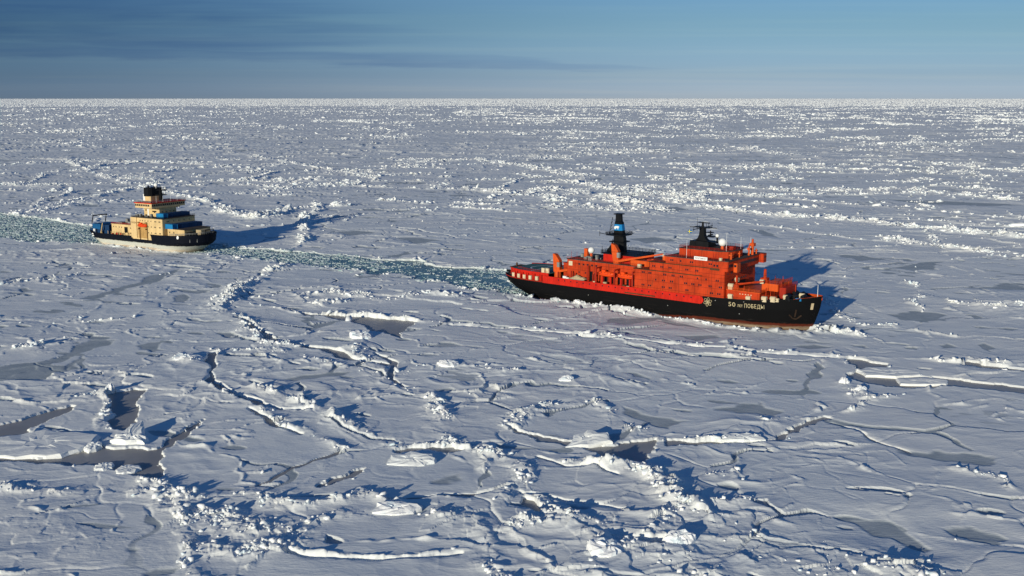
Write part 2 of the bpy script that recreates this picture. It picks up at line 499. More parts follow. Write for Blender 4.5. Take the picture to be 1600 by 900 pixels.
# ------------------------------------------------------------------ what lies where on the ice (survey units)
# ridges: points, half width m, height m
RIDGES = [
    ([(445, 418), (425, 424), (400, 434), (380, 445), (366, 458), (350, 470), (343, 482), (352, 490)], 4.5, 3.0),
    ([(352, 490), (385, 500), (398, 520), (408, 530), (440, 540)], 3.5, 1.6),
    ([(390, 478), (430, 482), (470, 490), (520, 492), (560, 492), (620, 498), (700, 505)], 1.8, 1.1),
    ([(700, 505), (800, 511), (900, 520), (1000, 531), (1100, 541), (1200, 549), (1310, 558)], 1.0, 0.85),
    ([(1310, 558), (1425, 562), (1520, 569), (1610, 567)], 1.3, 1.0),
    ([(405, 466), (440, 462), (470, 470), (500, 476), (540, 470)], 3.5, 1.7),
    ([(480, 462), (520, 458), (560, 462), (600, 468), (650, 462), (690, 460), (715, 464)], 4.2, 1.9),
    ([(420, 535), (440, 540), (500, 548), (555, 545), (570, 560), (600, 575), (612, 592), (628, 606), (655, 616), (680, 625)], 2.4, 1.5),
    ([(335, 545), (332, 570), (330, 600), (345, 612), (372, 622), (395, 632)], 2.0, 1.0),
    ([(340, 548), (420, 545), (480, 560), (545, 575), (590, 585)], 2.2, 1.0),
    ([(400, 608), (440, 618), (470, 632), (482, 642)], 2.0, 1.6),
    ([(370, 620), (400, 632), (415, 645), (440, 662), (485, 678), (520, 690), (545, 700)], 2.0, 1.2),
    ([(515, 650), (540, 662), (565, 672), (590, 682)], 2.6, 1.9),
    ([(585, 680), (630, 700), (680, 698), (720, 700), (780, 712), (800, 722)], 2.4, 1.5),
    ([(680, 620), (690, 655), (705, 690), (715, 700)], 3.0, 1.1),
    ([(600, 585), (650, 578), (700, 570), (760, 575), (800, 580)], 3.2, 1.0),
    ([(0, 762), (50, 768), (100, 768), (150, 764)], 3.0, 1.5),
    ([(100, 623), (150, 617), (170, 610), (175, 625), (160, 650), (155, 668)], 2.0, 1.1),
    ([(160, 668), (180, 660), (195, 657)], 1.6, 1.0),
    ([(225, 770), (270, 775), (300, 785), (350, 780), (400, 778), (430, 790), (460, 792)], 3.6, 1.5),
    ([(460, 792), (500, 790), (540, 778), (570, 772), (610, 782), (640, 790), (690, 802), (730, 815), (750, 838)], 2.6, 1.9),
    ([(445, 822), (490, 812), (540, 806), (580, 802)], 2.4, 1.6),
    ([(230, 745), (260, 780), (285, 810), (290, 850), (305, 890), (310, 905)], 3.2, 1.6),
    ([(285, 838), (330, 850), (380, 862), (420, 858), (440, 835)], 5.0, 1.5),
    ([(300, 790), (340, 815), (400, 830), (440, 815)], 4.5, 1.4),
    ([(445, 863), (470, 873), (550, 875), (650, 871), (715, 868), (745, 872)], 0.8, 0.9),
    ([(740, 840), (755, 870), (775, 905)], 3.0, 1.5),
    ([(760, 700), (790, 720), (805, 750), (795, 770), (770, 790)], 2.6, 1.3),
    ([(800, 720), (830, 760), (870, 800), (905, 815)], 2.2, 1.2),
    ([(792, 670), (800, 655), (830, 640), (855, 632), (900, 629), (925, 630), (945, 642), (965, 655), (1000, 680), (1015, 688)], 3.0, 1.4),
    ([(780, 668), (810, 677), (850, 684), (900, 688)], 1.2, 0.9),
    ([(990, 690), (1060, 691), (1120, 687)], 1.3, 0.7),
    ([(1130, 692), (1160, 688), (1175, 685)], 1.6, 1.0),
    ([(1262, 655), (1300, 652), (1335, 640), (1362, 630)], 1.7, 1.2),
    ([(1310, 600), (1330, 610), (1345, 620), (1362, 628)], 2.6, 1.3),
    ([(1360, 628), (1400, 618), (1440, 610), (1470, 604)], 1.3, 0.8),
    ([(940, 726), (975, 732), (1010, 742), (1040, 758), (1050, 775), (1075, 790), (1095, 812), (1110, 830)], 3.6, 2.2),
    ([(810, 710), (850, 716), (900, 722), (930, 728)], 1.6, 0.8),
    ([(1110, 740), (1150, 735), (1160, 752)], 2.0, 1.0),
    ([(1080, 790), (1120, 792), (1165, 788)], 1.8, 1.3),
    ([(1115, 806), (1160, 808), (1210, 815), (1245, 828)], 1.4, 1.1),
    ([(1100, 815), (1150, 832), (1200, 848), (1260, 862), (1310, 875), (1380, 888), (1440, 900)], 4.5, 1.6),
    ([(1050, 835), (1100, 845), (1160, 860), (1230, 880), (1300, 900)], 5.0, 1.4),
    ([(780, 836), (820, 826), (860, 822), (900, 822), (960, 825), (1000, 835), (1030, 812), (1060, 800)], 3.0, 1.6),
    ([(930, 845), (950, 870), (935, 895)], 3.5, 1.8),
    ([(980, 850), (1040, 868), (1080, 890)], 4.5, 1.6),
    ([(1500, 735), (1540, 745), (1580, 765), (1610, 775)], 1.8, 0.9),
    ([(1290, 470), (1310, 495), (1340, 505), (1400, 510)], 3.2, 1.2),
    ([(1420, 440), (1445, 455), (1425, 475), (1450, 490)], 1.8, 1.2),
    ([(1500, 475), (1550, 480), (1600, 478)], 4.0, 1.4),
    # middle distance
    ([(490, 318), (505, 325), (480, 338), (470, 352), (478, 366), (470, 382)], 3.0, 1.9),
    ([(335, 330), (360, 334), (400, 342), (430, 338), (465, 326), (500, 324), (535, 322)], 6.5, 2.4),
    ([(100, 247), (125, 262), (160, 275), (200, 287), (240, 297), (320, 314), (370, 330)], 3.5, 1.5),
    ([(150, 230), (250, 236), (350, 236), (400, 245), (440, 252), (500, 264), (590, 277)], 5.0, 1.7),
    ([(600, 314), (660, 318), (720, 319), (800, 322)], 7.0, 1.8),
    ([(680, 292), (740, 296), (800, 305), (900, 312), (1000, 318)], 8.0, 1.8),
    ([(0, 338), (60, 330), (120, 318), (180, 316)], 5.0, 1.2),
    ([(1000, 305), (1100, 325), (1170, 333), (1250, 340), (1340, 345), (1420, 355), (1600, 372)], 9.0, 1.9),
    ([(900, 285), (950, 296), (1000, 300), (1090, 312)], 13.0, 1.9),
    ([(820, 300), (870, 295), (930, 305), (990, 315), (1040, 330)], 12.0, 2.0),
    ([(1100, 290), (1250, 300), (1400, 296), (1600, 315)], 9.0, 1.6),
    ([(1380, 372), (1450, 385), (1520, 392), (1600, 400)], 6.0, 1.5),
    ([(640, 255), (740, 250), (840, 262), (900, 275)], 16.0, 1.8),
    ([(700, 232), (800, 236), (900, 232), (1000, 238)], 30.0, 1.9),
    ([(1150, 232), (1300, 250), (1450, 255), (1600, 270)], 20.0, 1.9),
    ([(500, 190), (800, 185), (1000, 192)], 50.0, 1.9),
    ([(850, 205), (1000, 210), (1150, 215), (1300, 205), (1450, 200)], 40.0, 2.0),
    ([(1350, 225), (1600, 222)], 26.0, 1.9),
    ([(0, 205), (200, 198), (400, 206)], 30.0, 1.6),
    ([(0, 290), (50, 291), (110, 290)], 6.0, 1.5),
    ([(0, 445), (40, 440), (90, 436), (135, 425)], 3.0, 0.9),
    ([(0, 505), (100, 505), (210, 498), (215, 490)], 0.9, 0.8),
    ([(30, 545), (60, 540)], 3.0, 1.3),
    ([(270, 560), (300, 566)], 2.5, 1.6),
]
LEADS = [
    [(-60, 668), (0, 663), (30, 655), (62, 645), (110, 634), (118, 636), (95, 650), (60, 664), (46, 672), (48, 678), (0, 684), (-60, 690)],
    [(168, 612), (188, 612), (210, 607), (228, 609), (221, 642), (216, 663), (200, 672), (178, 668), (172, 655), (186, 645), (162, 640), (178, 628)],
    [(-60, 712), (0, 714), (60, 716), (110, 710), (132, 692), (150, 690), (175, 700), (212, 700), (250, 702), (262, 686), (288, 668), (322, 655), (320, 662), (296, 676), (275, 692), (260, 702), (256, 716), (258, 736), (244, 748), (190, 743), (150, 728), (60, 724), (-60, 722)],
    [(440, 483), (470, 489), (520, 492), (560, 493), (655, 502), (638, 516), (622, 526), (600, 520), (575, 518), (555, 505), (530, 497), (480, 492)],
    [(484, 760), (510, 749), (548, 735), (572, 729), (560, 738), (520, 752), (495, 762)],
    [(615, 704), (640, 699), (700, 700), (715, 704), (690, 712), (650, 706), (625, 710)],
    [(1318, 560), (1345, 562), (1388, 568), (1384, 573), (1412, 583), (1450, 590), (1490, 593), (1560, 600), (1610, 606), (1610, 612), (1540, 608), (1480, 604), (1420, 604), (1370, 602), (1332, 592), (1325, 583), (1340, 577)],
    [(1190, 690), (1225, 674), (1265, 656), (1290, 650), (1300, 652), (1275, 660), (1240, 675), (1205, 688), (1180, 694), (1110, 696), (1060, 697), (1035, 697), (1030, 689), (1070, 690), (1130, 690)],
    [(790, 668), (830, 678), (880, 687), (945, 692), (1018, 687), (1016, 705), (1010, 724), (985, 728), (960, 720), (930, 705), (885, 696), (840, 688), (800, 676)],
    [(816, 775), (830, 776), (850, 790), (880, 800), (900, 806), (870, 806), (840, 798), (822, 786)],
    [(1508, 562), (1540, 570), (1600, 575), (1600, 580), (1530, 575), (1500, 572)],
]
SLITS = [      # narrow cracks: points, width m
    ([(382, 500), (398, 515), (420, 530), (460, 540), (510, 545), (540, 556), (560, 562), (600, 570)], 3.4),
    ([(328, 552), (330, 575), (329, 598), (350, 611), (380, 620), (410, 634), (440, 640), (480, 642)], 2.6),
    ([(590, 552), (612, 568), (614, 590), (632, 604)], 1.8),
    ([(390, 640), (430, 664), (470, 680)], 1.2),
    ([(445, 866), (470, 876), (550, 878), (650, 874), (715, 871)], 0.7),
    ([(700, 507), (800, 514), (900, 523), (1000, 534), (1100, 544), (1200, 552), (1310, 561)], 0.6),
    ([(600, 780), (650, 776), (720, 775), (770, 768), (805, 760)], 1.0),
    ([(1300, 662), (1340, 675), (1372, 690), (1420, 704)], 0.5),
    ([(540, 700), (500, 715), (455, 730), (410, 758)], 0.6),
    ([(820, 770), (900, 785), (1000, 800)], 0.8),
    ([(840, 715), (880, 728), (935, 732), (960, 745)], 0.9),
    ([(1380, 590), (1420, 600), (1470, 598), (1520, 602), (1610, 612)], 2.2),
    ([(960, 842), (1000, 845), (1035, 850)], 2.2),
]
PONDS = [
    [(970, 634), (1000, 640), (1040, 650), (1078, 657), (1050, 660), (1036, 668), (1005, 660), (985, 648)],
    [(1118, 640), (1150, 636), (1172, 627), (1190, 634), (1216, 640), (1205, 650), (1170, 646)],
    [(1098, 594), (1130, 592), (1155, 598), (1120, 600)],
    [(972, 582), (1000, 584), (1015, 595), (995, 590)],
    [(1065, 525), (1112, 522), (1118, 527), (1085, 532), (1078, 528)],
    [(945, 503), (960, 498), (1040, 496), (1030, 501), (980, 507)],
    [(1238, 538), (1275, 536), (1305, 541), (1270, 544)],
    [(1322, 814), (1360, 812), (1398, 820), (1428, 836), (1462, 862), (1440, 868), (1400, 850), (1360, 836)],
    [(1484, 826), (1500, 822), (1530, 824), (1566, 841), (1530, 844), (1500, 838)],
    [(1392, 699), (1440, 702), (1505, 705), (1552, 716), (1550, 728), (1500, 722), (1430, 712)],
    [(676, 751), (700, 745), (716, 735), (722, 744), (705, 755), (690, 757)],
    [(633, 791), (648, 788), (656, 800), (640, 803)],
    [(218, 893), (240, 887), (280, 888), (270, 898), (235, 900)],
    [(192, 862), (200, 855), (210, 860), (200, 868)],
    [(125, 466), (170, 455), (205, 443), (240, 430), (280, 420), (276, 427), (240, 440), (200, 452), (150, 468)],
    [(270, 462), (285, 459), (306, 462), (298, 471), (275, 470)],
    [(50, 571), (90, 556), (112, 540), (145, 532), (178, 530), (172, 537), (120, 553), (92, 567)],
    [(-40, 588), (0, 580), (40, 574), (50, 578), (10, 588), (-40, 596)],
    [(216, 540), (236, 535), (260, 534), (255, 548), (235, 550)],
    [(110, 568), (130, 556), (125, 568), (110, 578)],
    [(446, 590), (500, 585), (546, 579), (542, 587), (500, 590), (468, 595)],
    [(1020, 500), (1060, 505), (1120, 512), (1050, 508)],
    [(1305, 398), (1350, 399), (1385, 405), (1340, 408)],
    [(1400, 418), (1440, 410), (1470, 408), (1465, 420), (1420, 422)],
    [(1520, 450), (1580, 442), (1600, 446), (1600, 452), (1560, 452)],
    [(1380, 490), (1430, 486), (1485, 492), (1450, 503), (1400, 500)],
    [(1460, 538), (1480, 536), (1500, 542), (1470, 544)],
    [(1535, 540), (1555, 537), (1570, 546), (1550, 550)],
    [(1390, 312), (1450, 313), (1600, 320), (1540, 322), (1430, 318)],
    [(985, 372), (1020, 370), (1060, 376), (1010, 380)],
    [(1170, 358), (1200, 360), (1222, 372), (1190, 368)],
    [(600, 402), (630, 395), (650, 392), (625, 402)],
    [(620, 372), (660, 371), (690, 376), (650, 380)],
    [(520, 362), (560, 360), (590, 364), (550, 368)],
    [(1010, 325), (1060, 323), (1080, 328), (1040, 332)],
    [(30, 452), (45, 449), (60, 452), (40, 457)],
    [(470, 494), (500, 498), (520, 502), (490, 502)],
]
WAKE = ([(-260, 308), (-120, 322), (0, 333), (60, 341), (130, 351), (200, 362), (300, 374), (345, 383), (400, 389), (480, 394), (560, 401), (640, 408), (700, 416), (760, 420), (800, 424), (900, 436), (900, 452)] +
        [(850, 470), (820, 464), (790, 456), (740, 450), (680, 440), (600, 428), (520, 419), (450, 411), (400, 404), (340, 396), (260, 390), (135, 379), (60, 378), (0, 372), (-120, 360), (-260, 345)])

S1_O, S1_A, S1_L = (60.12, 455.85), R(-38.27), 157.5
S2_O, S2_A, S2_L = (-217.06, 644.11), R(-30.97), 114.0


def g_arr(pts): return np.array([ground(*p) for p in pts], float)


def ship_pt(o, a, x, y): return (o[0] + math.cos(a) * x - math.sin(a) * y, o[1] + math.sin(a) * x + math.cos(a) * y)


# ------------------------------------------------------------------ the pack ice sheet
angs = list(np.arange(-33.0, 33.0001, 0.05))
a_ = 33.0
out = []
while a_ < 180 - 3:
    a_ += min(5.0, 0.3 + (a_ - 33.0) * 0.25)
    out.append(a_)
out = [q for q in out if q < 178]
angs = np.radians(np.array([-q for q in out[::-1]] + angs + out))
NA = len(angs)
rs = [4.0, 30.0, 60.0, 90.0, 115.0, 135.0, 150.0, 160.0]
while rs[-1] < 172: rs.append(rs[-1] + 1.5)
while rs[-1] < 900: rs.append(rs[-1] * 1.0019)
while rs[-1] < 50000: rs.append(rs[-1] * 1.0036)
rs = np.array(rs)
NR = len(rs)
X = np.outer(rs, np.sin(angs)).astype(f32).ravel()
Y = np.outer(rs, np.cos(angs)).astype(f32).ravel()
RR = np.repeat(rs, NA).astype(f32)

wx = X + 7 * perlin(X / 26, Y / 26, 1) + 2.2 * perlin(X / 7, Y / 7, 2)
wy = Y + 7 * perlin(X / 26, Y / 26, 3) + 2.2 * perlin(X / 7, Y / 7, 4)
near = np.nonzero(RR < 1500)[0]

# gentle snow relief; drifts trail along one wind direction
ca, sa = math.cos(R(-22)), math.sin(R(-22))
wu = (ca * X + sa * Y); wvv = (-sa * X + ca * Y)
h = 0.42 * perlin(wx / 55, wy / 55, 10)
h += 0.12 * perlin(wu / 24, wvv / 11, 11)
rough_zone = 0.06 + 1.0 * sstep(perlin(X / 75 + 2, Y / 60, 42) + 0.35 * perlin(X / 21, Y / 21, 45), -0.15, 0.50)
h += 0.34 * rough_zone * (1 - np.abs(perlin(wx / 19, wy / 15, 43)) * 2.0).clip(0, 1) ** 3
sub = near
h[sub] += 0.07 * perlin(wu[sub] / 8, wvv[sub] / 3.6, 12) * (0.15 + rough_zone[sub])
h[sub] += 0.10 * rough_zone[sub] * (1 - np.abs(perlin(wx[sub] / 6.5, wy[sub] / 5.0, 44)) * 2.2).clip(0, 1) ** 2
h[sub] += 0.050 * (1 - np.abs(perlin(wx[sub] / 9, wy[sub] / 5, 13)) * 2.2)
h *= 1.0
ea, sl = worley(wx / 41 + 3, wy / 33 + 9, 46, True)
ea = ea * 34
h += 0.50 * sl * (0.25 + 0.75 * sstep(perlin(X / 130, Y / 130, 47), -0.4, 0.3))
k = np.nonzero(RR < 1500)[0]
eb, sl = worley(wx[k] / 12.5, wy[k] / 10.0, 48, True)
eb = eb * 10
pe1 = sstep(perlin(X / 31, Y / 31, 85), -0.15, 0.25); pe2 = sstep(perlin(X / 19, Y / 19, 86), 0.0, 0.35)
h += 0.30 * np.exp(-(ea / 0.9) ** 2) * pe1 * (0.5 + perlin(X / 2.5, Y / 2.5, 87)) - 0.25 * np.exp(-(ea / 0.7) ** 2) * (1 - pe1)
h[k] += (0.22 * np.exp(-(eb / 0.55) ** 2) * pe2[k] * (0.5 + perlin(X[k] / 2, Y[k] / 2, 88)) - 0.10 * np.exp(-(eb / 0.5) ** 2) * (1 - pe2[k])) * sstep(perlin(X[k] / 48, Y[k] / 48, 89), -0.1, 0.45)
thin_rim = np.exp(-(ea / 1.6) ** 2) * pe1 * sstep(perlin(X / 11, Y / 11, 90), -0.05, 0.4)
thin_rim[k] = np.maximum(thin_rim[k], 0.7 * np.exp(-(eb / 0.9) ** 2) * pe2[k] * sstep(perlin(X[k] / 26, Y[k] / 26, 91), 0.0, 0.4))
grey_gap = ((ea < 1.3) & (perlin(X / 37 + 5, Y / 37, 92) > 0.22)).astype(f32)
h[k] += 0.42 * sl * rough_zone[k] * sstep(perlin(X[k] / 33, Y[k] / 33, 49), -0.25, 0.3)
mask = thin_rim * 0.42                 # where rubble lies
# procedural floes
e1, _ = worley(wx / 135, wy / 105, 20)
e1 *= 110
n_r = perlin(X / 210, Y / 210, 21)
n_f = perlin(X / 420 + 5.3, Y / 420, 22)
dens = sstep(perlin(X / 900, Y / 900, 23) * 0.8 + np.clip(X / (RR + 1), -.5, .5) * 0.5 + np.clip((RR - 500) / 1800, -0.15, 0.60), -0.40, 0.45)
farw = np.clip(RR / 900, 0.8, 3.5)
rm = np.exp(-(e1 / (2.6 * farw)) ** 2) * sstep(n_r, -0.30, 0.15)
e0, _ = worley(wx / 390 + 2, wy / 300 + 8, 19)
rm = np.maximum(rm, np.exp(-(e0 * 330 / (4.5 * farw)) ** 2) * sstep(perlin(X / 260, Y / 260, 18), -0.45, 0.1) * sstep(RR, 600, 1100))
e2, _ = worley(wx / 44 + 7, wy / 34 + 3, 24)
e2 *= 36
rm2 = np.exp(-(e2 / (1.5 * farw)) ** 2) * sstep(perlin(X / 70, Y / 70, 25), 0.05, 0.5) * 0.8
fld = sstep(perlin(wx / 95, wy / 60, 26) * 0.7 + perlin(wx / 30, wy / 20, 27) * 0.5, 0.30, 0.62) * dens
manual = sstep(RR, 420, 700)           # near ice follows the surveyed lines below, so keep the random ones weak there
rm = rm * (0.25 + 0.75 * manual)
rm2 = rm2 * (0.35 + 0.65 * manual)
fld = fld * (0.15 + 0.85 * manual) * (1 - 0.45 * sstep(RR, 900, 2500))
mask = np.maximum(mask, np.maximum(rm, np.maximum(rm2 * 0.7, fld * 0.75)) * (0.45 + 0.55 * dens))
amp = np.maximum(mask, 0) * (1.5 + 1.0 * sstep(RR, 700, 2000))
slit = np.where((e1 < 1.6 * farw) & (n_r < -0.28), 1.0, 0.0) * sstep(n_f, -0.1, 0.3)
slit = np.maximum(slit, np.where((e2 < 0.5) & (perlin(X / 60, Y / 60, 29) < -0.42), 1.0, 0.0))


def in_box(P, pad):
    return np.nonzero((X > P[:, 0].min() - pad) & (X < P[:, 0].max() + pad) & (Y > P[:, 1].min() - pad) & (Y < P[:, 1].max() + pad))[0]


def dist_line(px, py, P):
    d = np.full(px.shape, 1e9, f32)
    for a, b in zip(P[:-1], P[1:]):
        v = b - a; L = float(v @ v) + 1e-9
        t = np.clip(((px - a[0]) * v[0] + (py - a[1]) * v[1]) / L, 0, 1)
        d = np.minimum(d, np.hypot(px - a[0] - t * v[0], py - a[1] - t * v[1]))
    return d


def poly_sd(px, py, P):
    """signed distance to a polygon, negative inside"""
    Q = np.vstack([P, P[:1]])
    d = dist_line(px, py, Q)
    ins = np.zeros(px.shape, bool)
    for a, b in zip(Q[:-1], Q[1:]):
        c = (a[1] > py) != (b[1] > py)
        with np.errstate(divide='ignore', invalid='ignore'):
            xi = (b[0] - a[0]) * (py - a[1]) / (b[1] - a[1] + 1e-12) + a[0]
        ins ^= c & (px < xi)
    return np.where(ins, -d, d)


wxs = X + 1.5 * perlin(X / 6, Y / 6, 30) + 3.0 * perlin(X / 17, Y / 17, 32)
wys = Y + 1.5 * perlin(X / 6, Y / 6, 31) + 3.0 * perlin(X / 17, Y / 17, 33)
swell = np.zeros_like(h)
for pts, wd, ht in RIDGES:
    P = g_arr(pts)
    i = in_box(P, wd * 3 + 8)
    if not len(i): continue
    d = dist_line(wxs[i], wys[i], P)
    q = np.exp(-(d / wd) ** 2)
    run = sstep(perlin(X[i] / 24, Y[i] / 24, 35) + 0.5 * perlin(X[i] / 9, Y[i] / 9, 36), -0.42, 0.30)
    vary = (0.30 + 0.95 * run) * (0.7 + 0.5 * np.clip(perlin(X[i] / 13, Y[i] / 13, 34) + 0.5, 0, 1))
    q2 = q * (0.35 + 0.65 * run)
    mask[i] = np.maximum(mask[i], np.clip(q2 * 1.15, 0, 1))
    ht = ht * (0.55 if P[:, 1].mean() < 520 else 0.85)
    amp[i] = np.maximum(amp[i], q * ht * vary)
    swell[i] = np.maximum(swell[i], np.exp(-(d / (wd * 2.3)) ** 2) * 0.30 * ht * vary)
# churned rim along the ships' sides and the channel
for (o, a, x0, x1, yy, wd, ht) in ((S1_O, S1_A, -60, 62, -16.2, 1.6, 1.0), (S1_O, S1_A, 62, 78, -10.5, 2.2, 1.2), (S1_O, S1_A, -50, 66, 16.2, 1.8, 1.0),
                                   (S2_O, S2_A, -45, 25, -14.0, 1.5, 0.8), (S1_O, S1_A, 74, 92, 2, 4.0, 1.9)):
    P = np.array([ship_pt(o, a, x0, yy), ship_pt(o, a, x1, yy)])
    i = in_box(P, 9)
    q = np.exp(-(dist_line(wxs[i], wys[i], P) / wd) ** 2)
    mask[i] = np.maximum(mask[i], q); amp[i] = np.maximum(amp[i], q * ht)

# blocky height: slabs at three sizes, chosen by how far away they are
blk = np.zeros_like(h)
act = np.nonzero(mask > 0.03)[0]
ax, ay, ar = X[act], Y[act], RR[act]
near_a = ar < 1400
b = np.zeros(len(act), f32)
k = np.nonzero(near_a)[0]
_, s1 = worley(ax[k] / 1.7, ay[k] / 1.7, 50, True)
_, s2 = worley(ax[k] / 4.2, ay[k] / 4.2, 51, True)
b[k] = 0.42 * s1 + 0.95 * s2
k = np.nonzero(~near_a)[0]
_, s3 = worley(ax[k] / 5.0, ay[k] / 5.0, 52, True)
_, s4 = worley(ax[k] / 24.0, ay[k] / 24.0, 53, True)
b[k] = 0.7 * s3 + 0.5 * s4
blk[act] = b
gi = np.repeat(np.arange(NR, dtype=f32), NA); gj = np.tile(np.arange(NA, dtype=f32), NR)
farn = perlin(gi / 2.1, gj / 3.1, 55)
h += swell + amp * blk + np.where(RR > 1500, mask * 0.5, 0) + sstep(RR, 1200, 6000) * (0.35 + mask) * 1.1 * farn

pond = np.zeros_like(h); dirty = np.zeros_like(h)
# procedural ponds: flat floors in the low places between drifts
pn = perlin(wu / 26 + 11, wvv / 9, 60) + 0.5 * perlin(wu / 9, wvv / 4, 61)
pn = np.maximum(pn, (perlin(X / 70 + 4, Y / 46, 64) + 0.45 * perlin(X / 19, Y / 15, 65)) * sstep(RR, 600, 1000) * 1.05)
pf = sstep(pn, 0.54 + 0.10 * sstep(-RR, -420, -300), 0.62 + 0.10 * sstep(-RR, -420, -300)) * sstep(perlin(X / 160, Y / 160, 62), -0.25, 0.0) * (mask < 0.05)
pf = np.maximum(pf, grey_gap * sstep(RR, 190, 240))
pond = np.maximum(pond, pf)
h = h * (1 - pf) + (-0.15) * pf
for pts in PONDS:
    P = g_arr(pts)
    i = in_box(P, 10)
    if not len(i): continue
    sdv = poly_sd(wxs[i], wys[i], P)
    f = sstep(-sdv + 0.7 * perlin(X[i] / 2.6, Y[i] / 2.6, 68), -0.5, 0.9)
    pond[i] = np.maximum(pond[i], f)
    fl = np.exp(-(np.maximum(sdv, 0) / 5.0) ** 2)
    h[i] = h[i] * (1 - 0.85 * fl) - 0.02 * fl
    lip = np.exp(-((sdv - 1.0) / 1.6) ** 2) * 0.08 * np.clip(0.5 + perlin(X[i] / 8, Y[i] / 8, 93), 0, 1.2)
    h[i] = (h[i] + lip) * (1 - f) + (-0.16) * f
lead = slit * 0.0
h = h - slit * 0.9 * sstep(RR, 300, 600)
for pts in LEADS:
    P = g_arr(pts)
    i = in_box(P, 10)
    if not len(i): continue
    sdv = poly_sd(X[i] + 0.8 * (wxs[i] - X[i]), Y[i] + 0.8 * (wys[i] - Y[i]), P)
    jag = 0.9 * perlin(X[i] / 3.1, Y[i] / 3.1, 69) + 0.5 * perlin(X[i] / 1.3, Y[i] / 1.3, 78)
    sdv = sdv + jag
    lead[i] = np.maximum(lead[i], sstep(-sdv, -0.25, 0.35))
    fl = 0.6 * np.exp(-(np.maximum(sdv, 0) / 4.0) ** 2)
    h[i] = np.where(mask[i] < 0.3, h[i] * (1 - fl) + 0.02 * fl, h[i])
    h[i] += np.exp(-(np.maximum(sdv, 0) / 1.6) ** 2) * 0.18 * (sdv > -3) * np.clip(0.4 + 1.3 * perlin(X[i] / 9, Y[i] / 9, 79), 0, 1.3)
    nz_ = sstep(perlin(X[i] / 7, Y[i] / 7, 83), -0.1, 0.4)
    rim = np.exp(-(np.maximum(sdv, 0) / 1.3) ** 2) * (sdv > -0.2) * nz_
    amp[i] = np.maximum(amp[i], rim * 0.6)
    mask[i] = np.where(sdv < 0.5, mask[i] * 0.25, mask[i])
    mask[i] = np.maximum(mask[i], rim * 0.7)
for pts, wd in SLITS:
    P = g_arr(pts)
    i = in_box(P, wd * 3 + 8)
    d = dist_line(X[i] + 0.6 * (wxs[i] - X[i]), Y[i] + 0.6 * (wys[i] - Y[i]), P)
    h[i] -= np.exp(-(d / (wd * 0.9 + 0.8)) ** 2) * 0.28 * sstep(perlin(X[i] / 6, Y[i] / 6, 84), -0.3, 0.3)
    wl = 0.35 * perlin(X[i] / 2.0, Y[i] / 2.0, 80) + wd * 0.5 * (0.4 + 1.1 * np.clip(perlin(X[i] / 14, Y[i] / 14, 66) + 0.6, 0, 1.2))
    lead[i] = np.maximum(lead[i], sstep(wl - d, -0.35, 0.35))
WP = g_arr(WAKE)
i = in_box(WP, 20)
i_w = i
sdw = poly_sd(X[i] + 1.8 * (wxs[i] - X[i]), Y[i] + 1.8 * (wys[i] - Y[i]), WP) + 3.2 * perlin(X[i] / 12, Y[i] / 12, 81) + 1.6 * perlin(X[i] / 4, Y[i] / 4, 82)
wake = np.zeros_like(h)
wake[i] = sstep(-sdw, -0.5, 0.6)
edge = np.exp(-(sdw / 3.0) ** 2)
mask[i] = np.maximum(mask[i], edge * 0.8 * (sdw > -0.5))
h[i] += edge * 0.35 * (sdw > 0) * (0.5 + perlin(X[i] / 2.2, Y[i] / 2.2, 67))
dirty[i] = np.maximum(dirty[i], np.exp(-(np.maximum(sdw, 0) / 2.5) ** 2) * 0.25)
lead = np.maximum(lead, wake)
h = np.where(h < -0.26, -0.26, h)
h = h * (1 - lead) - 1.6 * lead
mask = np.where(wake > 0.5, 0, mask)
# keep the sheet clear of the space the hulls take up
for (o, a, x0, x1, hb) in ((S1_O, S1_A, -76, 74, 13.0), (S2_O, S2_A, -48, 46, 11.5)):
    lx = (X - o[0]) * math.cos(a) + (Y - o[1]) * math.sin(a)
    ly = -(X - o[0]) * math.sin(a) + (Y - o[1]) * math.cos(a)
    q = (lx > x0) & (lx < x1) & (np.abs(ly) < hb * np.clip((x1 - lx) / 30, 0, 1) ** 0.5)
    h = np.where(q, -1.6, h)
    mask = np.where((lx > x0 - 2) & (lx < x1 + 3) & (np.abs(ly) < hb + 2.2), 0, mask)

co = np.empty((NR * NA, 3), f32)
co[:, 0] = X; co[:, 1] = Y; co[:, 2] = h
me = bpy.data.meshes.new('pack_ice')
nf = (NR - 1) * NA
ii = np.arange(NR - 1, dtype=np.int32)[:, None] * NA
jj = np.arange(NA, dtype=np.int32)[None, :]
j2 = (jj + 1) % NA
quads = np.stack([(ii + jj), (ii + j2), (ii + NA + j2), (ii + NA + jj)], axis=-1).reshape(-1, 4)[:, ::-1]
me.vertices.add(NR * NA)
me.vertices.foreach_set('co', co.ravel())
me.loops.add(nf * 4)
me.loops.foreach_set('vertex_index', np.ascontiguousarray(quads).ravel())
me.polygons.add(nf)
me.polygons.foreach_set('loop_start', np.arange(0, nf * 4, 4, dtype=np.int32))
for nm, arr in (('pond', pond), ('dirty', dirty)):
    at = me.attributes.new(nm, 'FLOAT', 'POINT')
    at.data.foreach_set('value', arr.astype(f32))
me.materials.append(M['snow'])
me.update(calc_edges=True)
ice = bpy.data.objects.new('pack_ice', me)
col.objects.link(ice)
tag(ice, 'snow covered pack ice with ridges, floes and frozen ponds reaching the horizon', 'sea ice', kind='structure')
del quads

